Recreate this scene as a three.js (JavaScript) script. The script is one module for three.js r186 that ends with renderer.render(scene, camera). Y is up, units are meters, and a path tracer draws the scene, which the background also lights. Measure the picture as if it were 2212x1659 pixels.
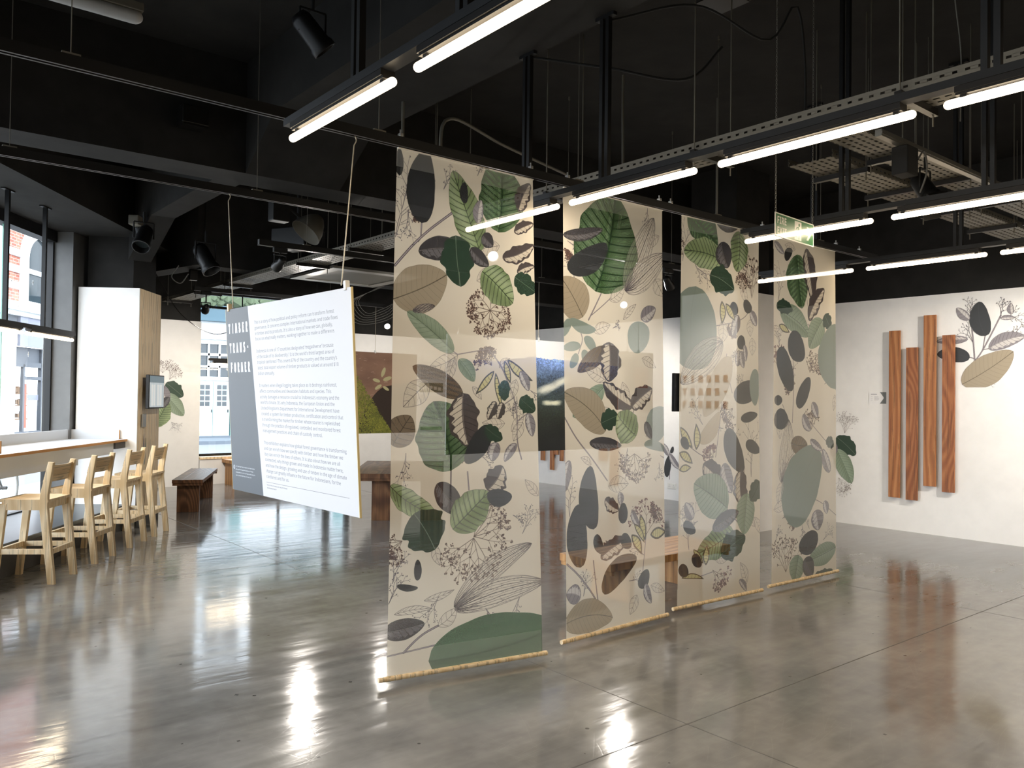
import * as THREE from 'three';
import { RoundedBoxGeometry } from 'three/addons/geometries/RoundedBoxGeometry.js';
import { mergeGeometries, toCreasedNormals } from 'three/addons/utils/BufferGeometryUtils.js';
import { RectAreaLightUniformsLib } from 'three/addons/lights/RectAreaLightUniformsLib.js';

// ---------------------------------------------------------------- camera, sky, exposure
const scene = new THREE.Scene();
const camera = new THREE.PerspectiveCamera(50.57, 2212 / 1659, 0.05, 200);
camera.rotation.order = 'YXZ';
camera.rotation.set(1.032 * Math.PI / 180, -39.24 * Math.PI / 180, 0.716 * Math.PI / 180);
camera.position.set(0, 1.5, 0);
scene.add(camera);
const renderer = new THREE.WebGLRenderer({ antialias: true });
renderer.toneMapping = THREE.LinearToneMapping;
renderer.toneMappingExposure = 1.0;
renderer.shadowMap.enabled = true;
RectAreaLightUniformsLib.init();
scene.background = new THREE.Color().setRGB(0.86, 0.95, 1.05).multiplyScalar(9);   // overcast street light
const TUBE_COLOR = new THREE.Color().setRGB(1, 0.81, 0.56);
const TUBE_POWER = 47, TUBE_GLOW = 7;
const SPOT_COLOR = new THREE.Color().setRGB(1, 0.93, 0.84);

// ---------------------------------------------------------------- helpers
function mulberry(a) { return () => { a = (a + 0x6d2b79f5) | 0; let t = Math.imul(a ^ (a >>> 15), 1 | a); t = (t + Math.imul(t ^ (t >>> 7), 61 | t)) ^ t; return ((t ^ (t >>> 14)) >>> 0) / 4294967296; }; }
const taken = new Map();
function numbered(name) { const n = taken.get(name) ?? 0; taken.set(name, n + 1); return n ? name + '_' + String(n).padStart(3, '0') : name; }
const TH = 55 * Math.PI / 180, CU = Math.cos(TH), SU = Math.sin(TH);
const FP = (u, n) => [CU * u + SU * n, -SU * u + CU * n];          // street front axes: u along the glass, n into the room
const V = (x, y, z) => new THREE.Vector3(x, y, z);
function box(w, h, d, x = 0, y = 0, z = 0, r = 0, ry = 0) {
  const g = r ? new RoundedBoxGeometry(w, h, d, 2, r) : new THREE.BoxGeometry(w, h, d);
  if (ry) g.rotateY(ry);
  g.translate(x, y, z);
  return g;
}
const span = (x0, x1, y0, y1, z0, z1, r = 0) => box(x1 - x0, y1 - y0, z1 - z0, (x0 + x1) / 2, (y0 + y1) / 2, (z0 + z1) / 2, r);
function rod(a, b, r, seg = 8, r2 = r) {
  const d = b.clone().sub(a), g = new THREE.CylinderGeometry(r2, r, d.length(), seg);
  g.translate(0, d.length() / 2, 0);
  g.applyQuaternion(new THREE.Quaternion().setFromUnitVectors(V(0, 1, 0), d.normalize()));
  g.translate(a.x, a.y, a.z);
  return g;
}
function tube(pts, r, seg = 6, n = 0) { return new THREE.TubeGeometry(new THREE.CatmullRomCurve3(pts.map((p) => (p.isVector3 ? p : V(...p)))), n || pts.length * 8, r, seg); }
function bar(a, b, w, h) {                                          // square bar from a to b
  const d = b.clone().sub(a), L = d.length(), g = new THREE.BoxGeometry(w, h, L);
  const m = new THREE.Matrix4().lookAt(V(0, 0, 0), d, Math.abs(d.y) > 0.95 * L ? V(0, 0, 1) : V(0, 1, 0));
  g.applyMatrix4(m); g.translate((a.x + b.x) / 2, (a.y + b.y) / 2, (a.z + b.z) / 2);
  return g;
}
function boxUV(g, s = 1, turn = false) {                            // uv in metres by the dominant normal
  g = g.index ? g.toNonIndexed() : g;
  const p = g.attributes.position, n = g.attributes.normal, uv = new Float32Array(p.count * 2);
  for (let i = 0; i < p.count; i += 3) {
    let nx = 0, ny = 0, nz = 0;
    for (let k = 0; k < 3; k++) { nx += n.getX(i + k); ny += n.getY(i + k); nz += n.getZ(i + k); }
    nx = Math.abs(nx); ny = Math.abs(ny); nz = Math.abs(nz);
    for (let k = 0; k < 3; k++) {
      const x = p.getX(i + k), y = p.getY(i + k), z = p.getZ(i + k);
      let a, b;
      if (ny >= nx && ny >= nz) [a, b] = [x, z]; else if (nx >= nz) [a, b] = [z, y]; else [a, b] = [x, y];
      if (turn) [a, b] = [b, a];
      uv[(i + k) * 2] = a * s; uv[(i + k) * 2 + 1] = b * s;
    }
  }
  g.setAttribute('uv', new THREE.BufferAttribute(uv, 2));
  return g;
}
function joined(gs) {
  if (!Array.isArray(gs)) return gs;
  if (gs.length === 1) return gs[0];
  gs = gs.map((g) => { g = g.index ? g.toNonIndexed() : g; for (const k of Object.keys(g.attributes)) if (!['position', 'normal', 'uv'].includes(k)) g.deleteAttribute(k); return g; });
  return mergeGeometries(gs);
}
function mesh(name, gs, m, parent = scene) {
  const o = new THREE.Mesh(joined(gs), m);
  o.name = parent === scene ? numbered(name) : name;
  o.castShadow = o.receiveShadow = true;
  parent.add(o);
  return o;
}
function tag(o, label, category, group) { o.userData.label = label; o.userData.category = category; if (group) o.userData.group = group; return o; }
function thing(name, label, category, [x, y, z] = [0, 0, 0], turn = 0, group) {
  const o = new THREE.Group(); o.name = numbered(name); scene.add(o);
  o.position.set(x, y, z); o.rotation.y = turn;
  return tag(o, label, category, group);
}
function struct(name, gs, m, label) { const o = mesh(name, gs, m); o.userData.kind = 'structure'; if (label) o.userData.label = label; return o; }
function structGroup(name, label) { const o = new THREE.Group(); o.name = numbered(name); scene.add(o); o.userData.kind = 'structure'; if (label) o.userData.label = label; return o; }
function dup(o, [x, y, z], turn, label) {
  const c = o.clone(); c.name = numbered(o.name.replace(/_\d{3}$/, '')); scene.add(c);
  c.position.set(x, y, z); if (turn !== undefined) c.rotation.y = turn;
  c.userData = { ...o.userData }; if (label) c.userData.label = label;
  return c;
}
function canvas(w, h) { const c = document.createElement('canvas'); c.width = w; c.height = h; return [c, c.getContext('2d')]; }
function texOf(c, repeat) { const t = new THREE.CanvasTexture(c); t.colorSpace = THREE.SRGBColorSpace; t.magFilter = THREE.LinearFilter; if (repeat) t.wrapS = t.wrapT = THREE.RepeatWrapping; return t; }

// tiling value noise
function noiseGrid(seed, n) { const r = mulberry(seed), a = new Float32Array(n * n); for (let i = 0; i < a.length; i++) a[i] = r(); return a; }
function tileNoise(seed, nx, ny = nx) {
  const r = mulberry(seed), a = new Float32Array(nx * ny); for (let i = 0; i < a.length; i++) a[i] = r();
  const s = (t) => t * t * (3 - 2 * t);
  return (u, v) => {                                                // u, v in 0..1, wraps
    let x = (u - Math.floor(u)) * nx, y = (v - Math.floor(v)) * ny; const x0 = Math.floor(x) % nx, y0 = Math.floor(y) % ny, fx = s(x - Math.floor(x)), fy = s(y - Math.floor(y));
    const x1 = (x0 + 1) % nx, y1 = (y0 + 1) % ny;
    return (a[y0 * nx + x0] * (1 - fx) + a[y0 * nx + x1] * fx) * (1 - fy) + (a[y1 * nx + x0] * (1 - fx) + a[y1 * nx + x1] * fx) * fy;
  };
}
function fbm(seed, n0, oct, ax = 1, ay = 1) { const L = []; for (let i = 0; i < oct; i++) L.push(tileNoise(seed + i * 17, Math.max(2, Math.round(n0 * ax * 2 ** i)), Math.max(2, Math.round(n0 * ay * 2 ** i)))); return (u, v) => { let s = 0, a = 0.5, t = 0; for (const f of L) { s += a * f(u, v); t += a; a *= 0.55; } return s / t; }; }
function dataTex(w, h, fn, srgb, reps) {
  const d = new Uint8Array(w * h * 4);
  for (let y = 0, i = 0; y < h; y++) for (let x = 0; x < w; x++, i += 4) { const c = fn((x + 0.5) / w, (y + 0.5) / h, x, y); d[i] = Math.max(0, Math.min(255, c[0])); d[i + 1] = Math.max(0, Math.min(255, c[1])); d[i + 2] = Math.max(0, Math.min(255, c[2])); d[i + 3] = 255; }
  const t = new THREE.DataTexture(d, w, h); t.magFilter = THREE.LinearFilter; t.wrapS = t.wrapT = THREE.RepeatWrapping; if (srgb) t.colorSpace = THREE.SRGBColorSpace;
  if (reps) t.repeat.set(reps[0], reps[1]);
  t.needsUpdate = true;
  return t;
}

// ---------------------------------------------------------------- materials
const std = (o) => new THREE.MeshStandardMaterial(o);
const phys = (o) => new THREE.MeshPhysicalMaterial(o);
const M = {};
{
  // polished concrete: cloudy patches, trowel streaks, fine scratches, a few spots
  const cloud = fbm(11, 3, 5), cloud2 = fbm(23, 8, 4), streak = fbm(31, 10, 4, 1, 6), fine = fbm(47, 90, 2);
  const R = mulberry(5), N = 1536, scr = new Float32Array(N * N);
  for (let k = 0; k < 1500; k++) {
    let x = R() * N, y = R() * N; const a = (R() < 0.7 ? 0.25 : R() * 6.28) + (R() - 0.5) * 0.7, L = 20 + R() * 130, s = 0.25 + R() * 0.6, cv = (R() - 0.5) * 0.006; let an = a;
    for (let i = 0; i < L; i++) { x += Math.cos(an); y += Math.sin(an); an += cv; scr[((Math.floor(y) % N + N) % N) * N + ((Math.floor(x) % N + N) % N)] = s; }
  }
  const spots = new Float32Array(N * N);
  for (let k = 0; k < 60; k++) { const x = R() * N, y = R() * N, r = 1 + R() * 2.5; for (let j = -3; j <= 3; j++) for (let i = -3; i <= 3; i++) if (i * i + j * j < r * r) spots[((Math.floor(y + j) + N) % N) * N + ((Math.floor(x + i) + N) % N)] = 1; }
  const map = dataTex(N, N, (u, v, x, y) => {
    const c = cloud(u, v), d = cloud2(u, v), t = 122 + (c - 0.5) * 54 + (d - 0.5) * 30 + (streak(u, v) - 0.5) * 22 + (fine(u, v) - 0.5) * 10 + scr[y * N + x] * 7 - spots[y * N + x] * 45;
    return [t * 1.0, t * 0.985, t * 0.955 - (c - 0.5) * 8];
  }, true, [1 / 4.3, 1 / 4.3]);
  const rough = dataTex(768, 768, (u, v) => { const t = 30 + (cloud2(u, v) - 0.5) * 24 + (streak(u, v) - 0.5) * 28; return [t, t, t]; }, false, [1 / 4.3, 1 / 4.3]);
  const H = new Float32Array(N * N); for (let y = 0, i = 0; y < N; y++) for (let x = 0; x < N; x++, i++) { const u = (x + 0.5) / N, v = (y + 0.5) / N; H[i] = ((cloud2(u, v) - 0.5) * 0.31 + (streak(u, v) - 0.5) * 0.39 + (fine(u, v) - 0.5) * 0.06 - scr[i] * 0.05) * 0.0022; }
  const px = 4.3 / N, at = (x, y) => H[((y + N) % N) * N + ((x + N) % N)];
  const normalMap = dataTex(N, N, (u, v, x, y) => { const dx = -(at(x + 1, y) - at(x - 1, y)) / (2 * px), dy = -(at(x, y + 1) - at(x, y - 1)) / (2 * px), l = 1 / Math.hypot(dx, dy, 1); return [127.5 + 127.5 * dx * l * 8, 127.5 + 127.5 * dy * l * 8, 127.5 + 127.5 * l]; }, false, [1 / 4.3, 1 / 4.3]);
  M.floor = phys({ map, roughnessMap: rough, roughness: 1, normalMap, normalScale: new THREE.Vector2(0.125, 0.125), specularIntensity: 1, ior: 1.5 });
}
{
  const a = fbm(61, 4, 5), b = fbm(71, 20, 3);
  const plaster = dataTex(512, 512, (u, v) => { const t = 236 + (a(u, v) - 0.5) * 12 + (b(u, v) - 0.5) * 7; return [t, t * 0.992, t * 0.978]; }, true, [0.5, 0.5]);
  M.white = std({ map: plaster, roughness: 0.75 });
  M.whiteGloss = std({ color: 0xf0eeea, roughness: 0.35 });
  const dc = dataTex(512, 512, (u, v) => { const t = 39 + (a(u, v) - 0.5) * 20 + (b(u, v) - 0.5) * 12; return [t, t * 0.975, t * 0.93]; }, true, [0.4, 0.4]);
  const db = dataTex(512, 512, (u, v) => { const t = 128 + (b(u, v) - 0.5) * 120 + (a(u, v) - 0.5) * 60; return [t, t, t]; }, false, [0.4, 0.4]);
  M.darkConcrete = phys({ map: dc, roughness: 0.8, specularIntensity: 0.4 });
  const gc = dataTex(512, 512, (u, v) => { const t = 96 + (a(u, v) - 0.5) * 22 + (b(u, v) - 0.5) * 10; return [t, t * 1.0, t * 0.99]; }, true, [0.5, 0.5]);
  M.greyPaint = std({ map: gc, bumpMap: db, bumpScale: 0.004, roughness: 0.55 });
  const stone = dataTex(512, 512, (u, v) => { const t = 176 + (a(u, v) - 0.5) * 40 + (b(u, v) - 0.5) * 16; return [t, t * 0.99, t * 0.95]; }, true, [0.6, 0.6]);
  M.stone = std({ map: stone, roughness: 0.85 });
  M.plinth = std({ map: gc.clone(), color: 0xc8d2d8, roughness: 0.35 });
  M.plinth.map.needsUpdate = true;
}
function woodTex(seed, base, dark, light, fig = 1) {                // grain along v (1 unit = 1 m in both)
  const w = fbm(seed, 2, 3, 1, 0.6), g = fbm(seed + 5, 30, 3, 1, 0.08), pores = fbm(seed + 9, 110, 2, 1, 0.06);
  return dataTex(512, 1024, (u, v) => {
    const warp = (w(u, v) - 0.5) * 1.2 * fig, ring = 0.5 + 0.5 * Math.sin((u * 14 + warp * 9) * 6.283), t = 0.45 * ring + 0.4 * g(u + warp * 0.05, v) + 0.15 * pores(u, v), p = pores(u, v) > 0.66 ? 0.82 : 1;
    const k = Math.max(0, Math.min(1, (t - 0.2) / 0.6)), c = [0, 1, 2].map((i) => (k < 0.5 ? dark[i] + (base[i] - dark[i]) * k * 2 : base[i] + (light[i] - base[i]) * (k - 0.5) * 2) * p);
    return c;
  }, true, [1, 0.5]);
}
{
  const birch = woodTex(101, [222, 192, 148], [204, 170, 124], [234, 208, 168], 0.6), ash = woodTex(131, [228, 202, 160], [216, 186, 140], [238, 216, 180], 0.8);
  const teak = woodTex(151, [164, 104, 58], [146, 88, 47], [186, 128, 78], 0.45), sapele = woodTex(171, [152, 92, 52], [134, 78, 43], [170, 110, 66], 1.3), walnut = woodTex(191, [104, 70, 46], [78, 50, 33], [132, 94, 64], 1), oak = woodTex(211, [176, 128, 76], [150, 104, 58], [198, 152, 98], 0.8);
  M.birch = std({ map: birch, roughness: 0.5 }); M.plywood = std({ map: woodTex(231, [238, 212, 172], [230, 202, 160], [244, 222, 186], 0.5), roughness: 0.55 }); M.ash = std({ map: ash, roughness: 0.5 });
  M.teak = std({ map: teak, roughness: 0.55 }); M.sapele = std({ map: sapele, roughness: 0.55 });
  M.walnut = std({ map: walnut, roughness: 0.4 }); M.oak = std({ map: oak, roughness: 0.55 });
}
M.blackMetal = std({ color: 0x151515, roughness: 0.45, metalness: 0.3 });
M.blackMatt = std({ color: 0x101010, roughness: 0.8 });
M.darkSteel = std({ color: 0x2a2826, roughness: 0.4, metalness: 0.7 });
M.galv = std({ color: 0x8d8b84, roughness: 0.45, metalness: 0.75 });
M.galvDark = std({ color: 0x6e6a60, roughness: 0.55, metalness: 0.45 });
M.steel = std({ color: 0xc9c7c2, roughness: 0.3, metalness: 0.9 });
M.wire = std({ color: 0xb5aa94, roughness: 0.4, metalness: 0.4 });
M.whitePlastic = std({ color: 0xe6e4de, roughness: 0.45 });
M.greyPlastic = std({ color: 0x9a9a98, roughness: 0.5 });
M.cableWhite = std({ color: 0xc9c8c4, roughness: 0.5 });
M.cableGrey = std({ color: 0x6d6c68, roughness: 0.55 });
M.laminate = std({ color: 0xbcbfc3, roughness: 0.35 });
M.ply = std({ color: 0xb9874c, roughness: 0.6 });
M.skirtDark = std({ color: 0x4a4846, roughness: 0.6 });
M.glass = phys({ color: 0xffffff, transmission: 1, thickness: 0, roughness: 0.0, ior: 1.5 });
M.glassEdge = std({ color: 0x7fb5a4, roughness: 0.2 });
M.darkGlass = std({ color: 0x2c3436, roughness: 0.08 });
M.tube = std({ color: 0xfff4e0, roughness: 0.4, emissive: TUBE_COLOR, emissiveIntensity: TUBE_GLOW });
M.spotFace = std({ color: 0xffffff, roughness: 0.3, emissive: SPOT_COLOR, emissiveIntensity: 30 });
M.farSpotFace = std({ color: 0xffffff, roughness: 0.3, emissive: SPOT_COLOR, emissiveIntensity: 7 });
M.street = std({ color: 0x63676b, roughness: 0.8 });
// ---------------------------------------------------------------- the shell of the room
function slab(name, pts, y0, y1, m, label) {
  const s = new THREE.Shape(pts.map(([x, z]) => new THREE.Vector2(x, -z)));
  const g = new THREE.ExtrudeGeometry(s, { depth: y1 - y0, bevelEnabled: false });
  g.rotateX(-Math.PI / 2); g.translate(0, y0, 0);
  return struct(name, g, m, label);
}
const FN = -4.42;                                                   // the glass line
const PLAN = [[9.9, 5.2], [9.9, -14.1], [2.9, -14.1], FP(10.9, FN - 0.25), FP(-3.2, FN - 0.25), [-5.6, 5.2]];
slab('floor', PLAN, -0.3, 0, M.floor, 'polished grey concrete floor');
{ const fl = scene.children[scene.children.length - 1]; mesh('joint', span(3.047, 3.053, -0.01, 0.0004, -14, 5.2), M.skirtDark, fl); mesh('joint', span(6.4, 6.406, -0.01, 0.0004, -14, 5.2), M.skirtDark, fl); mesh('joint', span(-1.5, 9.66, -0.01, 0.0004, -2.42, -2.414), M.skirtDark, fl); mesh('joint', span(1.5, 9.66, -0.01, 0.0004, -7.0, -6.994), M.skirtDark, fl); }
slab('ceiling', PLAN, 4.2, 4.45, M.darkConcrete, 'dark painted concrete ceiling slab');
const CEIL = 4.2;
struct('wall_right', boxUV(span(9.76, 9.96, 0, CEIL, -14.1, 5.2)), M.darkConcrete, 'dark painted wall above the white lining');
struct('wall_right_lining', boxUV(span(9.66, 9.758, 0, 2.755, -13.75, 5.0)), M.white, 'white wall lining board');
// far wall with its street window
const wb = structGroup('wall_back', 'far wall with a wide street window');
const BZ = -13.9;
mesh('wall_panel', boxUV(span(2.9, 4.56, 0, CEIL, BZ - 0.2, BZ)), M.darkConcrete, wb);
mesh('wall_panel', boxUV(span(7.4, 9.76, 0, CEIL, BZ - 0.2, BZ)), M.darkConcrete, wb);
mesh('wall_panel', boxUV(span(4.56, 7.4, 3.27, CEIL, BZ - 0.2, BZ)), M.darkConcrete, wb);
mesh('sill_wall', boxUV(span(4.56, 7.4, 0, 0.42, BZ - 0.2, BZ + 0.12)), M.white, wb);
mesh('sill', boxUV(span(4.56, 7.4, 0.42, 0.46, BZ - 0.2, BZ + 0.14, 0.005)), M.plywood, wb);
mesh('lining', boxUV(span(7.41, 9.66, 0, 2.7, BZ, BZ + 0.08)), M.white, wb);
const w9 = structGroup('window_1', 'street window in the far wall');
mesh('window_frame', [span(4.56, 4.6, 0.46, 3.27, BZ - 0.16, BZ - 0.08), span(7.36, 7.4, 0.46, 3.27, BZ - 0.16, BZ - 0.08), span(4.6, 7.36, 3.22, 3.27, BZ - 0.16, BZ - 0.08), span(4.6, 7.36, 0.46, 0.5, BZ - 0.16, BZ - 0.08), span(4.6, 7.36, 2.98, 3.02, BZ - 0.15, BZ - 0.09), span(6.92, 7.04, 0.5, 3.22, BZ - 0.16, BZ - 0.08), span(6.03, 6.06, 0.5, 2.98, BZ - 0.15, BZ - 0.09)], M.blackMetal, w9);
{ const g = new THREE.PlaneGeometry(2.76, 2.72); g.translate(5.98, 1.86, BZ - 0.12); mesh('pane', g, M.glass, w9); }
// walls behind the camera close the room
struct('wall_front', boxUV(span(-5.8, 9.96, 0, CEIL, 5.2, 5.4)), M.darkConcrete, 'dark wall at the other end of the room');
{ const [x0, z0] = FP(-3.2, FN - 0.1); struct('wall_left', boxUV(span(Math.min(x0, -5.6) - 0.2, -5.4, 0, CEIL, z0 - 0.2, 5.3)), M.darkConcrete, 'dark wall beside the street front'); }
// short wall between the street front column and the far wall
{ const [x0, z0] = FP(9.7, -3.95), a = V(x0, 0, z0), b = V(3.15, 0, -14.0), L = a.distanceTo(b), g = box(0.25, CEIL, L, 0, CEIL / 2, 0); g.rotateY(Math.atan2(b.x - a.x, b.z - a.z)); g.translate((a.x + b.x) / 2, 0, (a.z + b.z) / 2); struct('wall_corner', boxUV(g), M.darkConcrete, 'dark wall behind the street front column'); }
// the street front, in its own axes (x = u, z = n)
function front(name, gs, m, parent) { const o = mesh(name, gs, m, parent); if (!parent || parent === scene) o.rotation.y = TH; return o; }
const sf = structGroup('wall_street', 'street front with floor to ceiling glazing'); sf.rotation.y = TH;
mesh('platform', boxUV(span(-3.2, 9.42, 0, 0.27, FN - 0.2, -3.6, 0.008)), M.plinth, sf);
mesh('platform_riser', boxUV(span(-3.2, 9.42, 0, 0.235, -3.6, -3.592)), M.skirtDark, sf);
mesh('edge_beam', boxUV(span(-3.2, 10.9, 3.28, CEIL, FN - 0.25, -3.52)), M.darkConcrete, sf);
mesh('head_rail', boxUV(span(-3.2, 9.29, 3.16, 3.28, FN - 0.08, FN + 0.06)), M.blackMetal, sf);
mesh('post', boxUV(span(9.29, 9.84, 0.27, 3.28, FN - 0.02, -4.19)), M.greyPaint, sf);
mesh('post_trim', boxUV(span(9.26, 9.29, 0.27, 3.28, FN - 0.05, FN + 0.03)), M.blackMetal, sf);
mesh('pier', boxUV(span(9.5, 9.95, -0.05, 3.4, FN - 0.17, FN - 0.03)), M.stone, sf);
for (const y of [0.9, 1.62, 2.34]) mesh('pier_joint', span(9.498, 9.95, y, y + 0.006, FN - 0.172, FN - 0.028), M.greyPaint, sf);
mesh('floor_rail', span(-3.2, 9.27, 0.27, 0.285, FN - 0.03, FN + 0.03), M.blackMetal, sf);
const UP = [9.265, 8.32, 6.75, 5.15, 3.55, 1.95, 0.35, -1.25, -3.2];
for (let k = 0; k + 1 < UP.length; k++) {
  const g = new THREE.PlaneGeometry(UP[k] - UP[k + 1] - 0.012, 2.875); g.translate((UP[k] + UP[k + 1]) / 2, 1.722, FN);
  const p = structGroup('window_' + (k + 2), 'tall frameless glass pane of the street front'); p.rotation.y = TH;
  mesh('pane', g, M.glass, p);
  mesh('pane_edge', span(UP[k + 1] - 0.006, UP[k + 1] + 0.006, 0.285, 3.16, FN - 0.006, FN + 0.006), M.glassEdge, p);
  if (k > 1 && k % 2 === 1) mesh('mullion', span(UP[k + 1] - 0.16, UP[k + 1] + 0.16, 0.27, 3.28, FN - 0.4, FN + 0.1), M.greyPaint, p);
}
// small cross marks stuck on the glass
{
  const cross = joined([box(0.004, 0.055, 0.002), box(0.03, 0.004, 0.002), box(0.01, 0.01, 0.002)]);
  let first = null;
  for (const [u, y] of [[8.52, 1.94], [8.84, 1.9], [8.62, 2.38], [8.9, 2.66], [8.48, 2.62], [8.85, 1.42], [8.6, 1.34]]) {
    const [x, z] = FP(u, FN + 0.004), o = new THREE.Mesh(cross, M.whitePlastic); o.name = numbered('glass_marker'); o.position.set(x, y, z); o.rotation.y = TH; scene.add(o);
    tag(o, 'tiny white cross sticker on the tall street window pane', 'sticker', 'cross stickers on the street glass');
  }
}
// ceiling beams
const bm = (name, gs, label) => struct(name, gs, M.darkConcrete, label);
bm('ceiling_beam', boxUV(span(2.2, 9.76, 3.3, CEIL, -6.84, -6.46)), 'deep dark concrete beam across the room');
bm('ceiling_beam', boxUV(span(-3.8, 2.2, 3.3, CEIL, -6.84, -6.46)), 'deep dark concrete beam running to the street front');
bm('ceiling_beam', [boxUV(span(2.46, 3.3, 3.66, CEIL, -5.9, 5.2)), (() => { const s = new THREE.Shape([[5.9, 3.66], [6.46, 3.3], [6.46, 4.2], [5.9, 4.2]].map((p) => new THREE.Vector2(...p))); const g = new THREE.ExtrudeGeometry(s, { depth: 0.84, bevelEnabled: false }); g.rotateY(Math.PI / 2); g.translate(2.46, 0, 0); return boxUV(g); })()], 'concrete beam with a sloping haunch above the light rows');
bm('ceiling_beam', [boxUV(span(2.4, 2.64, 3.36, CEIL, -8.9, -6.84)), (() => { const s = new THREE.Shape([[8.9, 3.36], [9.75, 3.0], [9.75, 4.2], [8.9, 4.2]].map((p) => new THREE.Vector2(...p))); const g = new THREE.ExtrudeGeometry(s, { depth: 0.24, bevelEnabled: false }); g.rotateY(Math.PI / 2); g.translate(2.4, 0, 0); return boxUV(g); })()], 'narrow haunched concrete beam springing from the street front column');
bm('ceiling_beam', boxUV(span(3.3, 9.76, 3.06, CEIL, -10.25, -9.92)), 'deep dark beam before the far wall');
{ const a = V(3.34, 0, -9.95), b = V(2.95, 0, -11.6), L = a.distanceTo(b), g = box(0.26, CEIL - 3.06, L, 0, (CEIL + 3.06) / 2, 0); g.rotateY(Math.atan2(b.x - a.x, b.z - a.z)); g.translate((a.x + b.x) / 2, 0, (a.z + b.z) / 2); bm('ceiling_beam', boxUV(g), 'short dark beam meeting the street front column'); }
bm('ceiling_beam', boxUV(span(3.3, 9.76, 3.66, CEIL, 0.6, 1.0)), 'dark cross beam behind the light rows');
// concrete column behind the white cladding
{ const o = struct('column', boxUV(span(9.5, 10.2, 0, CEIL, -4.12, -3.62)), M.darkConcrete, 'dark concrete column of the street front'); o.rotation.y = TH; }
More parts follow.
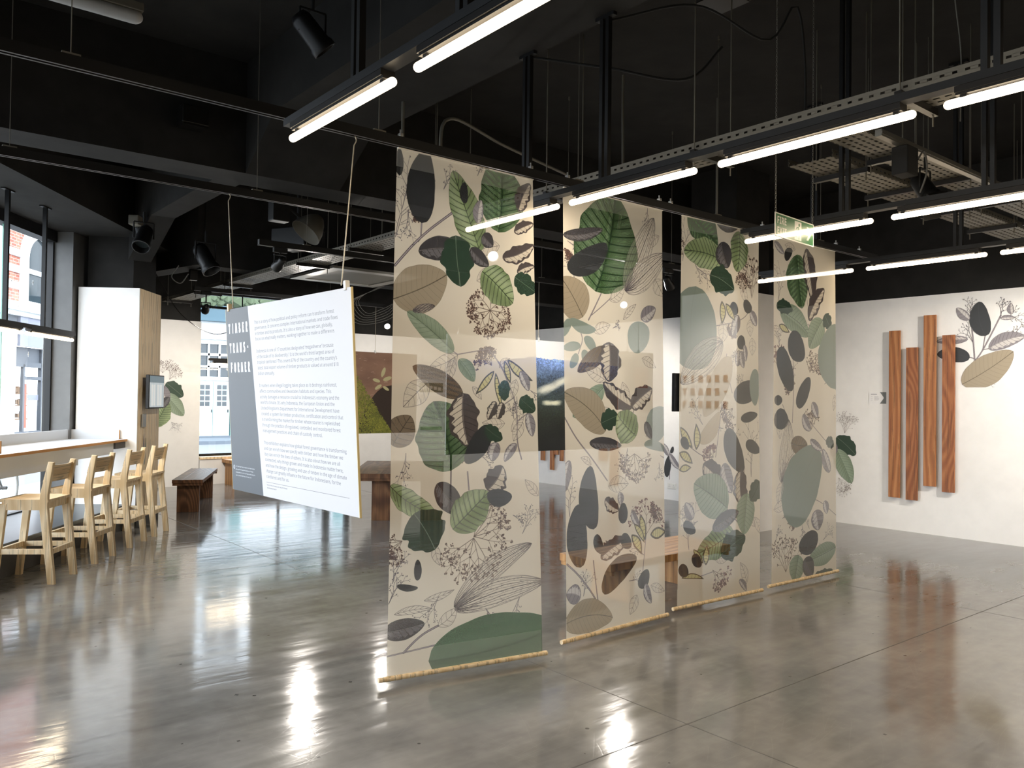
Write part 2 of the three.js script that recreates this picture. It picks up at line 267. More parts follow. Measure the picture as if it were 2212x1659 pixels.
// ---------------------------------------------------------------- printed botanical drawings (flat print on cloth and vinyl)
// each motif: kind, base x y, tip x y, width, in pixels of the 700 x 2050 cloth
const PRINTS = [
  `dk 118 270 132 -10 119;dk 13 102 11 2 34;g 394 354 268 48 134;dk 323 165 322 81 36;gd 500 256 512 -52 225;gr 387 241 404 143 47;gb 618 151 681 24 70;gb 594 248 696 198 46;dg 111 390 340 373 90;dgn 281 311 305 509 136;tan 5 586 232 475 173;g 411 444 577 557 147;dg 352 353 440 413 59;dg 411 289 465 327 61;gb 527 370 697 294 66;gb 609 423 698 387 41;dgn 596 446 701 500 87;pan 449 602 459 468 407;pan 449 602 434 750 354;tw 29 234 61 6 63;tw 3 347 27 155 54;tw 57 231 70 361 48;tw 220 125 254 26 43;tw 387 40 412 -30 50;sg 268 780 66 637 84;wg 87 629 180 603 30;ol 289 797 161 849 60;ol 277 808 245 907 39;sg 300 815 369 899 58;bs 312 960 93 850 84;ol 156 909 53 1006 88;gd 263 1257 183 992 249;gb 319 956 346 1165 131;dk 445 1089 335 1233 85;dgn 428 1090 513 1141 58;tb 9 1156 80 1046 113;pod 469 858 380 952 27;pod 481 867 511 1004 24;pod 532 813 561 903 27;pod 550 806 676 890 34;dgn 532 895 528 978 58;dgn 614 970 686 1022 68;gb 481 986 440 1057 42;gb 519 990 492 1055 44;gr 653 1034 671 1130 45;ol 623 1074 575 1149 48;ol 593 891 572 968 41;gr 618 853 657 934 42;gr 487 1157 460 1231 57;gr 587 1164 526 1234 39;gb 439 1349 514 1257 99;g 3 1316 198 1434 82;dg 203 1318 316 1437 90;g 280 1498 441 1362 145;dgn 104 1431 194 1572 168;dk 439 1373 558 1385 67;pan 373 1538 548 1441 297;pan 373 1543 322 1735 329;wg 292 1808 648 1593 88;wg 296 1822 706 1755 102;ol 216 1879 296 1818 51;big 189 2011 770 1955 265;dg -17 1877 151 1863 76;dk 37 1702 122 1719 24;dk 122 1688 121 1610 30;ol 155 1772 281 1744 26;ol 30 1812 184 1808 28;tw 2 1768 50 1652 47;tw 16 1691 36 1560 43`,
  `gd 201 451 345 -11 389;dk 34 371 277 235 111;dg 6 218 246 161 54;wg 423 430 634 57 141;wg 426 434 712 228 129;tan 115 584 -11 421 174;ol 300 493 413 413 59;gr 535 564 646 505 70;ol 648 360 706 437 85;ol 404 577 494 499 32;gg 43 606 192 644 51;gg 43 604 -3 681 43;gg 130 680 191 749 47;gg 101 721 -4 737 40;gg 120 742 153 820 45;gg 83 762 40 825 41;bs 271 729 88 840 77;gb 291 700 288 881 149;ol 262 879 128 826 60;gg 547 719 465 599 161;sg 249 909 55 1047 90;tan 259 1113 3 942 156;gb 460 1001 249 892 89;gb 460 1004 612 914 95;dgn 234 1080 355 1046 92;g 486 1143 355 1041 155;dg 160 1172 376 1190 59;gg 598 1159 724 1019 146;gg 552 1189 710 1224 47;dg 560 1080 605 1159 49;pan 474 1233 476 1399 379;dk 180 1567 159 1285 115;dk 91 1733 80 1457 121;ol 288 1380 425 1377 71;gr 367 1415 370 1475 40;dk 385 1563 390 1468 61;gb 262 1441 356 1498 62;ber 557 1635 573 1434 271;gr 450 1513 508 1594 38;pod 516 1538 549 1659 37;pod 470 1578 542 1672 29;pod 592 1639 709 1634 47;pod 449 1628 520 1726 43;gb 232 1711 425 1645 81;dk 196 1603 239 1690 54;dk 381 1620 441 1683 61;dk 243 1869 478 1739 112;dk 504 1887 569 1812 70;gr 90 1872 3 1846 82;tan -5 1982 300 2001 143;ol 483 1924 434 2006 58;gr 550 1878 592 1976 48;ol 593 1891 694 1932 42;tw 25 1502 -2 1312 64;tw 111 1872 137 1748 75;gr 25 1251 -3 1385 54`,
  `gd 61 -17 294 128 181;dg 293 -13 530 -62 108;g 352 206 32 182 153;g 496 23 475 241 153;dg 335 102 394 230 133;dgn 242 288 445 349 141;tw 14 238 23 26 83;pan 633 379 619 113 206;gg 115 796 131 369 373;wg 342 645 17 873 159;ol 350 532 342 650 82;tl 417 733 200 1045 150;gr 619 457 682 532 60;ol 615 505 619 597 67;gr 488 491 438 606 67;dk 489 618 554 661 74;dk 540 413 633 442 67;dk 424 429 480 478 69;gr 502 687 481 771 62;gr 519 689 545 779 55;gr 549 651 567 741 43;ol 637 609 637 704 67;pod 378 433 459 519 38;pod 341 423 341 546 45;dk 460 941 709 891 117;gg 669 787 664 989 89;tl 169 1192 324 1034 90;dk 398 1129 542 1360 129;dk 525 1068 682 1044 53;dk 572 1207 700 1256 68;pod 12 1111 108 1218 42;pod 139 1228 137 1094 43;pod 6 1245 108 1302 41;pod 7 1333 97 1324 32;dk 20 1169 77 1222 52;gb 198 1312 363 1429 113;gr 370 1317 441 1475 100;gb 525 1357 547 1569 110;sg 400 1558 129 1414 219;sg 581 1495 556 1714 151;dgn 691 1428 612 1532 103;dk 43 1615 135 1669 58;gr 115 1596 54 1511 65;g 446 1688 159 1783 152;dgn 357 1814 560 1734 143;dg 283 1666 500 1589 86;pod 124 1763 202 1842 30;pod 225 1854 232 1751 43;dk 117 1794 186 1855 58;pod 35 1903 206 1929 23;ber 281 1889 411 2020 123;gr 514 1973 574 2040 39;ber 277 1275 216 1200 103;tw 620 1399 603 1063 131;tw 86 1760 46 1520 96;dk 12 1842 80 1891 59`,
  `gr 10 28 108 85 44;dk 122 118 193 52 58;gd 249 83 303 390 228;gb 358 32 450 325 139;gb 401 456 565 255 103;sg 74 426 400 551 147;dgn 30 402 196 415 78;sg 545 453 409 627 148;dgn 573 417 638 494 94;dk 176 564 336 696 156;pod 55 516 166 551 36;dk 64 651 195 898 137;gg 696 875 689 475 315;dk 258 995 412 823 108;pan 515 668 423 813 276;dk 13 960 93 959 55;dk 14 1074 160 1084 115;gr 323 1050 413 1143 71;gr 441 972 492 1063 63;wg 98 1444 165 1084 132;wg 108 1440 356 1235 92;tb 198 1219 372 1235 106;gg 183 1697 494 1266 347;dgn 585 1210 671 1249 68;gr 413 1205 536 1269 51;gr 463 1648 497 1768 127;gr 567 1594 592 1674 60;pan 144 1993 136 1722 305;dk 376 1776 414 1908 198;sg 688 1900 383 1952 126;sg 277 1909 238 2060 144;dg 339 1942 432 2042 111;dgn 447 2060 652 2042 69;tw 49 371 78 121 114;tw 60 640 31 544 95;tw 205 872 171 719 107;gr 624 1411 547 1267 77;ol 108 1445 61 1574 63;ber 50 794 41 628 86`,
];
const STEMS = [
  `4 457 115 328 269 210 10;115 328 118 270 6;446 771 513 831 556 917 582 965 598 1065 590 1149 613 1228 6;2 1969 68 1964 204 1953 6;68 1964 137 1906 214 1878 8;291 793 268 780 4;291 793 446 763 4;265 1257 264 1415 6;342 1272 349 1345 6;511 1004 582 965 4;598 1065 676 1017 4`,
  `152 599 242 454 6;168 577 306 482 4;-2 1052 69 1149 160 1233 276 1353 6;232 2010 208 1911 82 1772 7 1715 8;178 1719 199 1864 208 1911 6;518 1887 557 1635 4;43 604 127 674 89 760 4;609 914 460 999 472 1143 4`,
  `340 1014 388 709 4;340 1039 297 1275 4;369 1026 419 1140 4;81 1210 197 1273 277 1275 4;392 1557 526 1674 5;31 1872 126 1918 281 1899 4;272 563 523 519 633 432 4;439 924 397 810 4`,
  `204 1095 219 872 205 703 5;98 986 175 1095 4;414 1095 654 1269 4;438 1570 541 1604 709 1699 4;344 1951 422 2036 4;411 455 376 339 4`,
];
const INK = { dk: ['#37393b', '#2a2c2e'], dg: ['#4a484b', '#2c2b2e'], dgn: ['#34483a', '#22302a'], gd: ['#48663c', '#263c26'], g: ['#8fa273', '#3c4a34'], sg: ['#8fa088', '#5a6a58'], gg: ['#838f85', '#6f7b72'], gb: ['#544c4c', '#2f2a2c'], gr: ['#8b868a', '#4c484e'], tan: ['#a2957f', '#6e6353'], tb: ['#7d705f', '#4d4439'], tl: ['#c3b59c', '#9c9079'], ol: [null, '#5c565a'], bs: ['#7a6a56', '#443a30'], big: ['#4f6e50', '#38523c'], pod: ['#cfc795', '#4e4a3c'], wg: [null, '#5a5458'] };
function drawLeaf(c, kind, x0, y0, x1, y1, w, rnd) {
  { const mx = (x0 + x1) / 2, my = (y0 + y1) / 2; x0 = mx + (x0 - mx) * 1.05; x1 = mx + (x1 - mx) * 1.05; y0 = my + (y0 - my) * 1.05; y1 = my + (y1 - my) * 1.05; w *= kind === 'pod' ? 1.25 : 1.1; }
  const [fill, ink] = INK[kind], L = Math.hypot(x1 - x0, y1 - y0), ang = Math.atan2(y1 - y0, x1 - x0), bend = (rnd() - 0.5) * 0.16 * L;
  const wavy = kind === 'dgn' || (kind === 'gb' && w > 30) ? 0.09 : kind === 'g' || kind === 'gd' ? 0.035 : 0.01, ph = rnd() * 6, fat = kind === 'dk' || kind === 'gg' ? 0.52 : kind === 'pod' || kind === 'ol' ? 0.9 : 0.62;
  c.save(); c.translate(x0, y0); c.rotate(ang);
  const mid = (t) => bend * 4 * t * (1 - t), half = (t, s) => (w / 2) * Math.pow(Math.sin(Math.PI * Math.pow(t, 0.86)), fat) * (1 + wavy * Math.sin(t * 17 + ph + s) + wavy * 0.6 * Math.sin(t * 31 + s * 2));
  const path = new Path2D(); path.moveTo(0, 0);
  for (let i = 1; i <= 40; i++) path.lineTo((i / 40) * L, mid(i / 40) - half(i / 40, 1));
  for (let i = 39; i >= 0; i--) path.lineTo((i / 40) * L, mid(i / 40) + half(i / 40, 2));
  path.closePath();
  if (fill) { c.fillStyle = fill; c.fill(path); } else { c.fillStyle = 'rgba(214,205,190,0.35)'; c.fill(path); }
  c.save(); c.clip(path);
  const two = kind === 'gb' || kind === 'gr' || kind === 'dg';
  if (two) {                                                        // one half pale, as in a curled leaf
    c.beginPath(); c.moveTo(L * 0.06, mid(0.06)); for (let i = 3; i <= 38; i++) c.lineTo((i / 40) * L, mid(i / 40) + half(i / 40, 2) * 0.06);
    for (let i = 38; i >= 3; i--) c.lineTo((i / 40) * L, mid(i / 40) + half(i / 40, 2) * (0.72 + 0.1 * Math.sin(i)));
    c.closePath(); c.fillStyle = kind === 'gb' ? '#cfc5b4' : kind === 'gr' ? '#c9c4c0' : '#6d6a6c'; c.fill();
  }
  if (kind === 'g' || kind === 'sg' || kind === 'gd' || kind === 'big') {   // printed tone along the margin and between the veins
    const gr = c.createLinearGradient(0, -w / 2, 0, w / 2); gr.addColorStop(0, kind === 'g' ? '#6a7d55' : kind === 'gd' ? '#2f4a2c' : 'rgba(0,0,0,0.12)'); gr.addColorStop(0.45, 'rgba(255,255,255,0.10)'); gr.addColorStop(0.55, kind === 'gd' ? '#3a5632' : 'rgba(60,70,50,0.25)'); gr.addColorStop(1, kind === 'g' ? '#a4b488' : 'rgba(255,255,255,0.06)');
    c.fillStyle = gr; c.globalAlpha = 0.75; c.fillRect(-5, -w, L + 10, 2 * w); c.globalAlpha = 1;
  }
  if (kind === 'pod') { c.strokeStyle = 'rgba(64,58,50,0.8)'; c.lineWidth = w * 0.3; c.stroke(path); c.lineWidth = 1.6; for (let i = 1; i < 7; i++) { c.beginPath(); c.moveTo(L * (i / 7), mid(i / 7) - w * 0.5); c.quadraticCurveTo(L * (i / 7) + w * 0.22, mid(i / 7), L * (i / 7) - w * 0.1, mid(i / 7) + w * 0.5); c.stroke(); } }
  if (kind === 'bs') { c.strokeStyle = 'rgba(40,32,26,0.7)'; c.lineWidth = 1.2; for (let i = -14; i < 15; i++) { c.beginPath(); for (let k = 0; k <= 20; k++) c.lineTo((k / 20) * L, mid(k / 20) + (i / 14) * w * 0.5 + Math.sin(k * 0.9 + i) * 1.6); c.stroke(); } }
  const flat = kind === 'dk' || kind === 'gg' || kind === 'dgn' || kind === 'tl' || kind === 'pod' || kind === 'bs';
  if (kind === 'wg') {                                              // winged fruit: long parallel veins and a net of fine ones
    c.strokeStyle = ink;
    for (let i = -5; i <= 5; i++) { c.lineWidth = i % 2 ? 1.1 : 2; c.beginPath(); for (let k = 0; k <= 24; k++) { const t = k / 24; c.lineTo(t * L, mid(t) + (i / 5.4) * half(t, 1) + Math.sin(k * 1.1 + i * 2) * 1.1); } c.stroke(); }
    c.lineWidth = 0.7; for (let k = 0; k < L / 3; k++) { const t = 0.25 + rnd() * 0.72, s = (rnd() * 2 - 1) * half(t, 1); c.beginPath(); c.moveTo(t * L, mid(t) + s); c.lineTo(t * L + 4 + rnd() * 6, mid(t) + s + (rnd() - 0.5) * 12); c.stroke(); }
    c.lineWidth = 0.9; for (let k = 0; k < 30; k++) { const s = (rnd() * 2 - 1); c.beginPath(); c.moveTo(0, 0); c.lineTo(L * (0.12 + rnd() * 0.2), s * w * 0.3); c.stroke(); }
  } else if (!flat) {
    const nv = Math.max(4, Math.min(13, Math.round(L / 24)));
    c.strokeStyle = ink; c.globalAlpha = kind === 'tan' || kind === 'sg' || kind === 'big' ? 0.6 : 0.9;
    for (let i = 1; i < nv; i++) for (const s of [-1, 1]) {
      const t = (i - 0.4) / nv, h = half(Math.min(1, t + 0.12), 1), xe = Math.min(L, (t + 0.16) * L);
      c.lineWidth = kind === 'tan' || kind === 'ol' ? 1 : Math.max(1, w / 70); c.beginPath(); c.moveTo(t * L, mid(t)); c.quadraticCurveTo(t * L + 0.08 * L, mid(t) + s * h * 0.65, xe, mid(t) + s * h * 1.02); c.stroke();
      if (kind === 'g' || kind === 'gd') { c.globalAlpha = 0.13; c.lineWidth = Math.max(3, w / 14); c.stroke(); c.globalAlpha = 0.9; }
    }
    c.globalAlpha = 1;
    if (kind !== 'tan') { c.lineWidth = 0.6; c.strokeStyle = ink; c.globalAlpha = 0.45; for (let k = 0; k < L * w / 130; k++) { const t = rnd(), s = (rnd() * 2 - 1) * half(t, 1), e = Math.abs(s) / (half(t, 1) + 1) > 0.45 || rnd() < 0.2; if (!e) continue; c.beginPath(); c.moveTo(t * L, mid(t) + s); c.lineTo(t * L + 5 + rnd() * 7, mid(t) + s * 1.18); c.stroke(); } c.globalAlpha = 1; }
  }
  c.strokeStyle = two || kind === 'dk' || kind === 'dgn' ? 'rgba(205,198,186,0.4)' : ink; c.globalAlpha = flat && kind !== 'dgn' ? 0.12 : 0.95; c.lineWidth = Math.max(1.1, w / 46);
  c.beginPath(); for (let k = 0; k <= 20; k++) c.lineTo((k / 20) * L, mid(k / 20)); c.stroke(); c.globalAlpha = 1;
  c.restore();
  if (kind !== 'dk' && kind !== 'gg') { c.strokeStyle = ink; c.lineWidth = kind === 'ol' || kind === 'wg' ? 1.5 : 1; c.globalAlpha = 0.8; c.stroke(path); }
  c.restore();
}
function drawSpray(c, kind, x0, y0, x1, y1, w, rnd) {               // panicles and twigs
  const L = Math.hypot(x1 - x0, y1 - y0), ang = Math.atan2(y1 - y0, x1 - x0), col = kind === 'ber' ? '#6b4146' : kind === 'pan' ? '#5f4a45' : '#55505a';
  const ends = [];
  c.strokeStyle = kind === 'tw' ? '#6a656c' : '#6c5d55'; c.lineCap = 'round';
  const branch = (x, y, a, len, lw, depth) => {
    const cx = x + Math.cos(a + 0.25 * (rnd() - 0.5)) * len * 0.5, cy = y + Math.sin(a) * len * 0.5, ex = x + Math.cos(a) * len + (rnd() - 0.5) * len * 0.2, ey = y + Math.sin(a) * len + (rnd() - 0.5) * len * 0.2;
    c.lineWidth = lw; c.beginPath(); c.moveTo(x, y); c.quadraticCurveTo(cx, cy, ex, ey); c.stroke();
    if (depth === 0) { ends.push([ex, ey]); return; }
    const n = kind === 'tw' ? 2 : 3;
    for (let i = 0; i < n; i++) branch(ex, ey, a + (i - (n - 1) / 2) * (kind === 'tw' ? 1.0 : 0.75) + (rnd() - 0.5) * 0.5, len * (0.5 + rnd() * 0.22), lw * 0.72, depth - 1);
    const mx = x + (ex - x) * 0.55, my = y + (ey - y) * 0.55; branch(mx, my, a + (rnd() < 0.5 ? 0.9 : -0.9), len * 0.42, lw * 0.6, 0);
  };
  const fan = Math.min(1.5, (w / 2) / L), k = kind === 'pan' ? 5 : kind === 'ber' ? 3 : 1;
  for (let i = 0; i < k; i++) { const f = k === 1 ? 0 : (i / (k - 1)) * 2 - 1; branch(x0, y0, ang + f * fan, (L * 0.4) * (0.85 + rnd() * 0.3), kind === 'tw' ? 2.4 : 2.6, kind === 'tw' ? 2 : 2); }
  if (kind === 'tw') { branch(x0, y0, ang + 0.15, L * 0.5, 2.4, 2); }
  for (const [x, y] of ends) for (let i = 0; i < (kind === 'tw' ? 3 : 5); i++) { c.fillStyle = col; c.globalAlpha = 0.85; c.beginPath(); c.arc(x + (rnd() - 0.5) * 13, y + (rnd() - 0.5) * 13, (kind === 'tw' ? 1.3 : kind === 'ber' ? 2.9 : 2.4) + rnd() * 1.1, 0, 7); c.fill(); }
  c.globalAlpha = 1;
}
function drawMotifs(c, text, seed) {
  const rnd = mulberry(seed), rows = text.split(';').map((r) => r.split(' '));
  for (const [k, ...a] of rows) if (['pan', 'tw', 'ber'].includes(k)) drawSpray(c, k, ...a.map(Number), rnd);
  for (const [k, ...a] of rows) if (!['pan', 'tw', 'ber'].includes(k)) drawLeaf(c, k, ...a.map(Number), rnd);
}
function drawStems(c, text) {
  c.lineCap = 'round'; c.lineJoin = 'round';
  for (const s of text.split(';')) {
    const v = s.split(' ').map(Number), w = v.pop();
    for (const [col, lw] of [['#5b545c', w], ['#a79da0', w * 0.45]]) { c.strokeStyle = col; c.lineWidth = lw; c.beginPath(); c.moveTo(v[0], v[1]); for (let i = 2; i < v.length; i += 2) { const mx = (v[i] + v[i - 2]) / 2, my = (v[i + 1] + v[i - 1]) / 2; c.quadraticCurveTo(v[i - 2], v[i - 1], mx, my); } c.lineTo(v[v.length - 2], v[v.length - 1]); c.stroke(); }
  }
}

// ---------------------------------------------------------------- four sheer printed banners on a ceiling track
function sheer(map) { return phys({ map, color: 0xffffff, roughness: 1, transparent: true, opacity: 0.7, transmission: 0.42, thickness: 0, specularIntensity: 0.15, side: THREE.DoubleSide }); }
const hemMat = phys({ color: 0xf0eadd, roughness: 1, transparent: true, opacity: 0.42, transmission: 0.42, thickness: 0, specularIntensity: 0.15, side: THREE.DoubleSide });
const BANNERS = [
  { t: [2.205, 3.14], bl: [2.195, -3.685], br: [3.125, -3.52], label: 'sheer printed banner with a dark oval leaf at its top, beside the text panel' },
  { t: [3.387, 4.315], bl: [3.4, -3.61], br: [4.345, -3.64], label: 'sheer printed banner topped by one huge dark green leaf, before the forest photograph' },
  { t: [4.525, 5.465], bl: [4.56, -3.71], br: [5.51, -3.675], label: 'sheer printed banner hanging before the white column with wooden letters' },
  { t: [5.655, 6.585], bl: [5.72, -3.71], br: [6.68, -3.695], label: 'sheer printed banner hanging under the fire exit sign, before the white lining wall' },
];
const TRACK_Z = -3.67, TRACK_Y = 2.82;
BANNERS.forEach((b, k) => {
  const [cv, c] = canvas(699, 2047); c.scale(699 / 700, 2047 / 2050);
  c.fillStyle = '#dfd6c4'; c.fillRect(0, 0, 700, 2050);
  { const r = mulberry(7000 + k); for (let i = 0; i < 26; i++) { const x = r() * 700, y = r() * 2050, a = r() * 6.28, L = 60 + r() * 90; c.globalAlpha = 0.8; if (i % 3 === 0) drawLeaf(c, 'ol', x, y, x + Math.cos(a) * L, y + Math.sin(a) * L, L * 0.42, r); else drawSpray(c, i % 5 ? 'tw' : 'pan', x, y, x + Math.cos(a) * L, y + Math.sin(a) * L, L * 1.2, r); c.globalAlpha = 1; } }
  drawStems(c, STEMS[k]); drawMotifs(c, PRINTS[k], 900 + k * 31);
  const m = sheer(texOf(cv)), top = TRACK_Y - 0.012, foot = 0.045, nx = 22, ny = 60, rnd = mulberry(40 + k), p1 = rnd() * 6, p2 = rnd() * 6;
  const at = (u, v) => {                                            // v = 0 at the top
    const x = (b.t[0] + (b.t[1] - b.t[0]) * u) * (1 - v) + (b.bl[0] + (b.br[0] - b.bl[0]) * u) * v, z = TRACK_Z * (1 - v) + (b.bl[1] + (b.br[1] - b.bl[1]) * u) * v;
    return V(x, top + (foot - top) * v, z + (0.012 * Math.sin(u * 7 + p1 + v * 1.5) + 0.006 * Math.sin(u * 15 + p2)) * Math.sin(Math.PI * Math.min(1, v * 1.2 + 0.12)) * (1 - 0.75 * v));
  };
  const sheet = (v0, v1, n, dz) => {
    const g = new THREE.PlaneGeometry(1, 1, nx, n), P = g.attributes.position, U = g.attributes.uv;
    for (let i = 0; i < P.count; i++) { const u = U.getX(i), v = v0 + (v1 - v0) * (1 - U.getY(i)), q = at(u, v); P.setXYZ(i, q.x, q.y, q.z + dz); U.setXY(i, u, 1 - v); }
    g.computeVertexNormals(); return g;
  };
  const c0 = at(0.5, 1), o = thing('printed_banner', b.label, 'banner', [0, 0, 0], 0);
  mesh('cloth', sheet(0, 1, ny, 0), m, o);
  mesh('top_hem', sheet(0, 0.034, 3, -0.004), hemMat, o).userData.label = 'doubled cloth hem at the top';
  mesh('bottom_hem', sheet(0.955, 1, 3, -0.004), hemMat, o).userData.label = 'doubled cloth hem at the foot';
  const l = at(0, 1), r = at(1, 1), d = r.clone().sub(l).normalize();
  mesh('dowel', boxUV(rod(l.clone().addScaledVector(d, -0.045).add(V(0, -0.008, 0)), r.clone().addScaledVector(d, 0.03).add(V(0, -0.008, 0)), 0.0135, 14)), M.ash, o).userData.label = 'round pale wood dowel';
  mesh('top_batten', span(b.t[0], b.t[1], top - 0.004, top + 0.002, TRACK_Z - 0.006, TRACK_Z + 0.006), M.whitePlastic, o);
});
// ---------------------------------------------------------------- ceiling tracks
function track(z, x0, x1, label) {
  const o = thing('lighting_track', label, 'track', [0, TRACK_Y, z]);
  mesh('rail', [span(x0, x1, 0, 0.045, -0.019, 0.019), span(x0, x1, -0.006, 0, -0.021, -0.008), span(x0, x1, -0.006, 0, 0.008, 0.021)], M.blackMetal, o);
  mesh('end_cap', span(x1, x1 + 0.012, -0.008, 0.047, -0.022, 0.022, 0.003), M.blackMatt, o);
  for (let x = x0 + 0.45; x < x1; x += 1.42) { const w = mesh('hanger', [rod(V(x, 0.05, 0), V(x, CEIL - TRACK_Y, 0), 0.0022, 5), box(0.07, 0.008, 0.03, x, 0.05, 0), rod(V(x, CEIL - TRACK_Y - 0.03, 0), V(x, CEIL - TRACK_Y, 0), 0.008, 6)], M.galvDark, o); w.userData.label = 'thin hanging wire with a clamp plate'; }
  return o;
}
track(TRACK_Z, -1.2, 7.3, 'black lighting track carrying the four printed banners');
track(-5.28, -1.2, 7.3, 'black lighting track over the far end of the text panel');
track(-6.89, 2.75, 7.9, 'black lighting track carrying the forest hillside photograph');
track(-10.45, 3.35, 8.2, 'black lighting track carrying the mossy trunk photograph');
// small clips on top of the banner track
for (const x of [2.22, 3.12, 3.42, 4.28, 4.4, 5.5, 6.6, 7.0]) tag(mesh('track_clip', [box(0.02, 0.02, 0.03, x, TRACK_Y + 0.056, TRACK_Z, 0.004), rod(V(x, TRACK_Y + 0.06, TRACK_Z), V(x, TRACK_Y + 0.085, TRACK_Z), 0.005, 8)], M.steel), 'small shiny clip on top of the banner track', 'clip', 'clips along the banner track');

// ---------------------------------------------------------------- rows of tube lamps under black rails
function tubeLamp(x, y, z, L, turn, label, group) {
  const o = thing('tube_lamp', label, 'lamp', [x, y, z], turn, group);    // length along local z
  mesh('tube', (() => { const g = new THREE.CapsuleGeometry(0.0175, L - 0.035, 6, 14); g.rotateX(Math.PI / 2); return g; })(), M.tube, o).userData.label = 'glowing tube';
  mesh('housing', [span(-0.021, 0.021, 0.022, 0.052, -L / 2 + 0.05, L / 2 - 0.05), span(-0.03, -0.021, 0.03, 0.054, -L / 2 + 0.05, L / 2 - 0.05), span(0.021, 0.03, 0.03, 0.054, -L / 2 + 0.05, L / 2 - 0.05)], M.darkSteel, o);
  for (const s of [-1, 1]) mesh('lamp_holder', span(-0.012, 0.012, 0.012, 0.054, s * (L / 2 - 0.075) - 0.012, s * (L / 2 - 0.075) + 0.012), M.blackMatt, o);
  for (const s of [-1, 1]) {                                        // two strips as long as the tube, so that it shines down and to both sides
    const l = new THREE.RectAreaLight(TUBE_COLOR, TUBE_POWER, 0.03, L - 0.03); l.rotation.order = 'ZXY'; l.rotation.set(-Math.PI / 2, 0, s * 0.6); l.position.set(s * 0.0195 * Math.sin(0.6), -0.0195 * Math.cos(0.6), 0); l.name = 'tube_glow'; o.add(l);
  }
  return o;
}
const NTH = ['first', 'second', 'third', 'fourth', 'fifth'];
const ROWS = [
  [1.515, [[-3.44, -2.55], [-2.41, -1.47], [-1.36, -0.42], [-0.3, 0.64]], [-2.83, -2.12, -0.9], 'row nearest the text panel'],
  [3.255, [[-4.5, -3.565], [-3.47, -2.55], [-2.42, -1.475], [-1.37, -0.43], [-0.3, 0.64]], [-3.865, -3.19, -1.2], 'row passing between the banners'],
  [4.98, [[-3.465, -2.52], [-2.405, -1.46], [-1.36, -0.42], [-0.3, 0.64]], [-2.71, -1.85], 'row by the fire exit sign'],
  [6.73, [[-4.535, -3.58], [-3.465, -2.51], [-2.42, -1.48], [-1.37, -0.43], [-0.3, 0.64]], [-3.95, -2.72, -1.6], 'row beside the white lining wall'],
];
ROWS.forEach(([x, segs, rods, where], k) => {
  const z0 = segs[0][0] - 0.02, z1 = segs[segs.length - 1][1] + 0.05, y = 2.65;
  const rail = thing('lamp_rail', 'long black rail carrying tube lamps, ' + where, 'rail', [x, y, 0]);
  mesh('rail', [span(-0.024, 0.024, 0.056, 0.085, z0, z1), span(-0.03, -0.024, 0.056, 0.088, z0, z1), span(0.024, 0.03, 0.056, 0.088, z0, z1)], M.blackMetal, rail);
  for (const z of rods) mesh('suspension_bars', [span(-0.014, 0.014, 0.085, (k === 1 ? 3.66 : CEIL) - y, z - 0.034, z - 0.01), span(-0.014, 0.014, 0.085, (k === 1 ? 3.66 : CEIL) - y, z + 0.01, z + 0.034), box(0.03, 0.02, 0.14, 0, (k === 1 ? 3.65 : CEIL - 0.01) - y, z)], M.blackMetal, rail).userData.label = 'pair of black suspension bars';
  segs.forEach(([a, b], i) => tubeLamp(x, y, (a + b) / 2, b - a, 0, NTH[i] + ' tube lamp from the ' + (k % 2 && k > 0 ? 'far beam' : 'banner track') + ' end of the ' + where, 'tube lamps, ' + where));
});
// tube lamps over the street front counter
{
  const P = (u) => { const [x, z] = FP(u, -3.9); return [x, z]; };
  const [rx, rz] = P(0), rail = thing('lamp_rail', 'black rail with tube lamps hanging over the window counter', 'rail', [rx, 2.12, rz], TH);
  mesh('rail', span(4.2, 8.7, -0.028, 0.012, -0.02, 0.02), M.darkSteel, rail);
  for (const u of [8.06, 7.4, 5.9]) { mesh('suspension_bars', [span(u - 0.014, u + 0.014, 0.012, 1.16, -0.018, 0.018)], M.blackMetal, rail).userData.label = 'black suspension bar'; mesh('ceiling_plate', span(u - 0.08, u + 0.08, 1.148, 1.16, -0.02, 0.02), M.blackMetal, rail); }
  [[7.75, 8.68], [6.76, 7.7], [5.78, 6.72], [4.8, 5.74]].forEach(([a, b], i) => { const [x, z] = P((a + b) / 2); tubeLamp(x, 2.045, z, b - a, TH + Math.PI / 2, NTH[i] + ' tube lamp over the window counter from the white clad column', 'tube lamps over the window counter'); });
}

// tube lamps before the far window
{
  const rail = thing('lamp_rail', 'black rail with tube lamps hanging before the far window', 'rail', [0, 2.06, -12.9]);
  mesh('rail', span(4.38, 6.7, -0.02, 0.02, -0.02, 0.02), M.darkSteel, rail);
  for (const x of [4.9, 6.2]) mesh('suspension_bars', span(x - 0.008, x + 0.008, 0.02, CEIL - 2.06, -0.008, 0.008), M.blackMetal, rail).userData.label = 'thin black suspension bar';
  [[4.4, 5.34], [5.46, 6.4]].forEach(([a, b], i) => tubeLamp((a + b) / 2, 1.985, -12.9, b - a, Math.PI / 2, NTH[i] + ' tube lamp before the far window from the white panel', 'tube lamps before the far window'));
}
